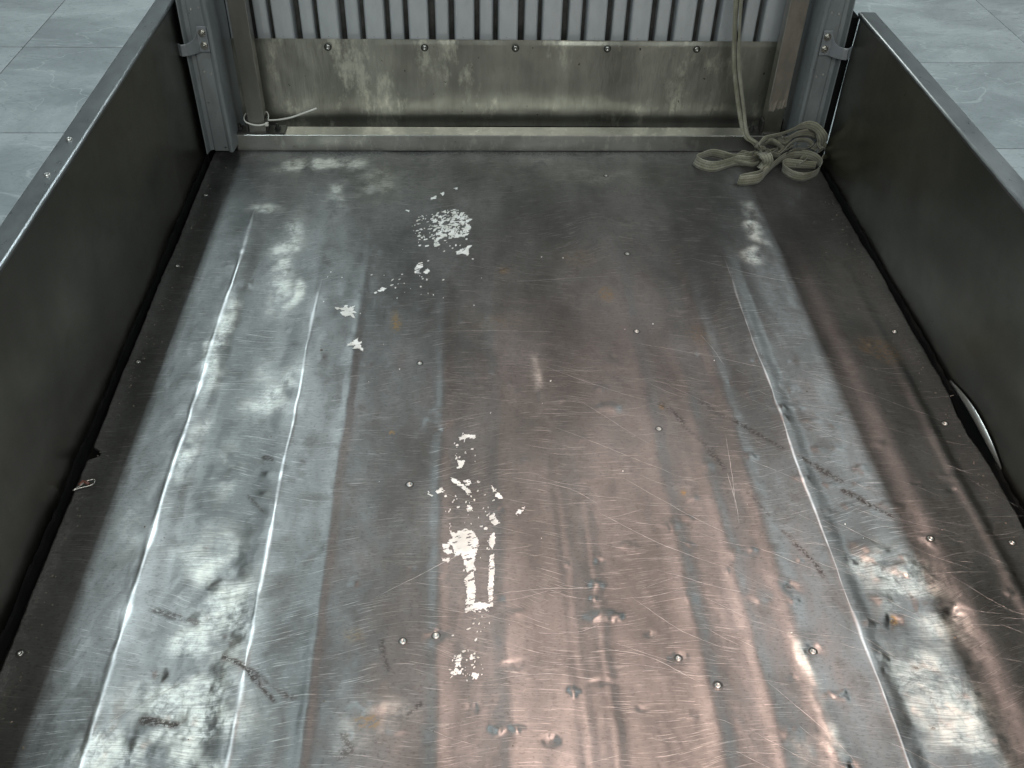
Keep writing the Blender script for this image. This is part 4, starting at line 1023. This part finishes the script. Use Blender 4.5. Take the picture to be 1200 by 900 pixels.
# ------------------------------------------------------------------ webbing strap
strap = thing("webbing_strap", "tangled olive webbing strap heaped by the steel upright, one end hanging over the headboard", "strap", (0.72, 1.99, 0.0))
S_INV = Matrix.Translation((-0.72, -1.99, 0.0))
def ribbon(name, pts, wdir, width=0.027, thick=0.0016):
    S = spline(pts, 0.004); m = len(S)
    v, uvs, f = [], [], []
    base = Vector(wdir).normalized(); acc = 0.0
    K = 5
    for i, p in enumerate(S):
        t = Vector(S[min(m - 1, i + 1)] - S[max(0, i - 1)]).normalized()
        w = base - t * base.dot(t)
        w = w.normalized() if w.length > 0.05 else Vector((0, 0, 1))
        nrm = t.cross(w).normalized()
        twist = 0.32 * float(vnoise(i * 0.05, len(name) * 1.7, 140))
        w = (w * math.cos(twist) + nrm * math.sin(twist)).normalized(); nrm = t.cross(w).normalized()
        if i: acc += float(np.linalg.norm(S[i] - S[i - 1]))
        for side in (1, -1):
            for k in range(K):
                u = k / (K - 1)
                cup = 0.0016 * (1 - (2 * u - 1) ** 2)
                edge = 0.35 if k in (0, K - 1) else 1.0
                v.append(tuple(Vector(p) + w * (width * (u - 0.5)) + nrm * (cup + side * thick / 2 * edge))); uvs.append((u, acc))
    R = 2 * K
    for i in range(m - 1):
        a, c = i * R, (i + 1) * R
        for k in range(K - 1):
            f.append((a + k, c + k, c + k + 1, a + k + 1))
            f.append((a + K + k, a + K + k + 1, c + K + k + 1, c + K + k))
        f.append((a, a + K, c + K, c)); f.append((a + K - 1, c + K - 1, c + 2 * K - 1, a + 2 * K - 1))
    e = (m - 1) * R
    for s in (0, e):
        for k in range(K - 1):
            f.append((s + k, s + k + 1, s + K + k + 1, s + K + k))
    # keep the heap on the floor
    v = [(x, y, max(z, hz(min(max(x, -0.6), 0.82), min(y, 2.18)) + 0.001)) for x, y, z in v]
    o = mesh_obj("strap_run", v, f, M_WEB, strap, smooth=True)
    l = o.data.uv_layers.new(name="UVMap")
    for poly in o.data.polygons:
        for li in poly.loop_indices:
            l.data[li].uv = uvs[o.data.loops[li].vertex_index]
    o.matrix_parent_inverse = S_INV
    return o
for name, pts, wd in RIBBONS:
    ribbon(name, pts, wd, 0.013 if name.startswith("hang") else 0.016 if name.startswith("thin") else 0.026)

# ------------------------------------------------------------------ scrap of wire lying by the left wall
scrap = thing("wire_scrap", "small bent scrap of pale wire lying beside the left side wall", "scrap")
P = [(x, y, hz(x, y) + z) for (x, y), z in zip(SCRAP, (0.003, 0.004, 0.006, 0.005, 0.004, 0.003, 0.003, 0.003))]
tube(P, 0.0011, M_SCREW, "wire", scrap)
tube([(P[1][0], P[1][1] + 0.002, P[1][2]), (P[2][0] - 0.004, P[2][1], P[2][2]), (P[2][0] + 0.006, P[2][1] - 0.005, P[2][2])], 0.0026, M_RED, "sleeve", scrap)

# ------------------------------------------------------------------ grit gathered along the edges of the floor sheet
rg = random.Random(21)
V, F = [], []
for _ in range(420):
    k = rg.random()
    if k < 0.38: x, y = -0.600 + abs(rg.gauss(0, 0.014)), rg.uniform(0.5, 2.05)
    elif k < 0.66: x, y = 0.826 - abs(rg.gauss(0, 0.014)), rg.uniform(0.6, 2.0)
    elif k < 0.86: x, y = rg.uniform(-0.58, 0.8), 2.096 - abs(rg.gauss(0, 0.012))
    else: x, y = rg.uniform(-0.58, 0.8), rg.uniform(0.5, 2.0)
    r = rg.uniform(0.0006, 0.0019) * (1.6 if rg.random() < 0.08 else 1)
    z = hz(x, y); base = len(V); n = 5; t0 = rg.random() * 6
    for q in range(n):
        e = r * rg.uniform(0.6, 1.3); V.append((x + e * math.cos(t0 + q * 1.257), y + e * math.sin(t0 + q * 1.257), z))
    V.append((x + rg.uniform(-0.3, 0.3) * r, y + rg.uniform(-0.3, 0.3) * r, z + r * rg.uniform(0.6, 1.2)))
    F += [(base + q, base + (q + 1) % n, base + n) for q in range(n)]
M_GRIT = metal_mat("grit", (0.16, 0.13, 0.10), (0.05, 0.045, 0.04), 0.8, 120, metallic=0.0)
o = mesh_obj("grit", V, F, M_GRIT)
o["kind"] = "stuff"; o["label"] = "dark grit and crumbs gathered along the edges of the metal floor sheet"; o["category"] = "grit"
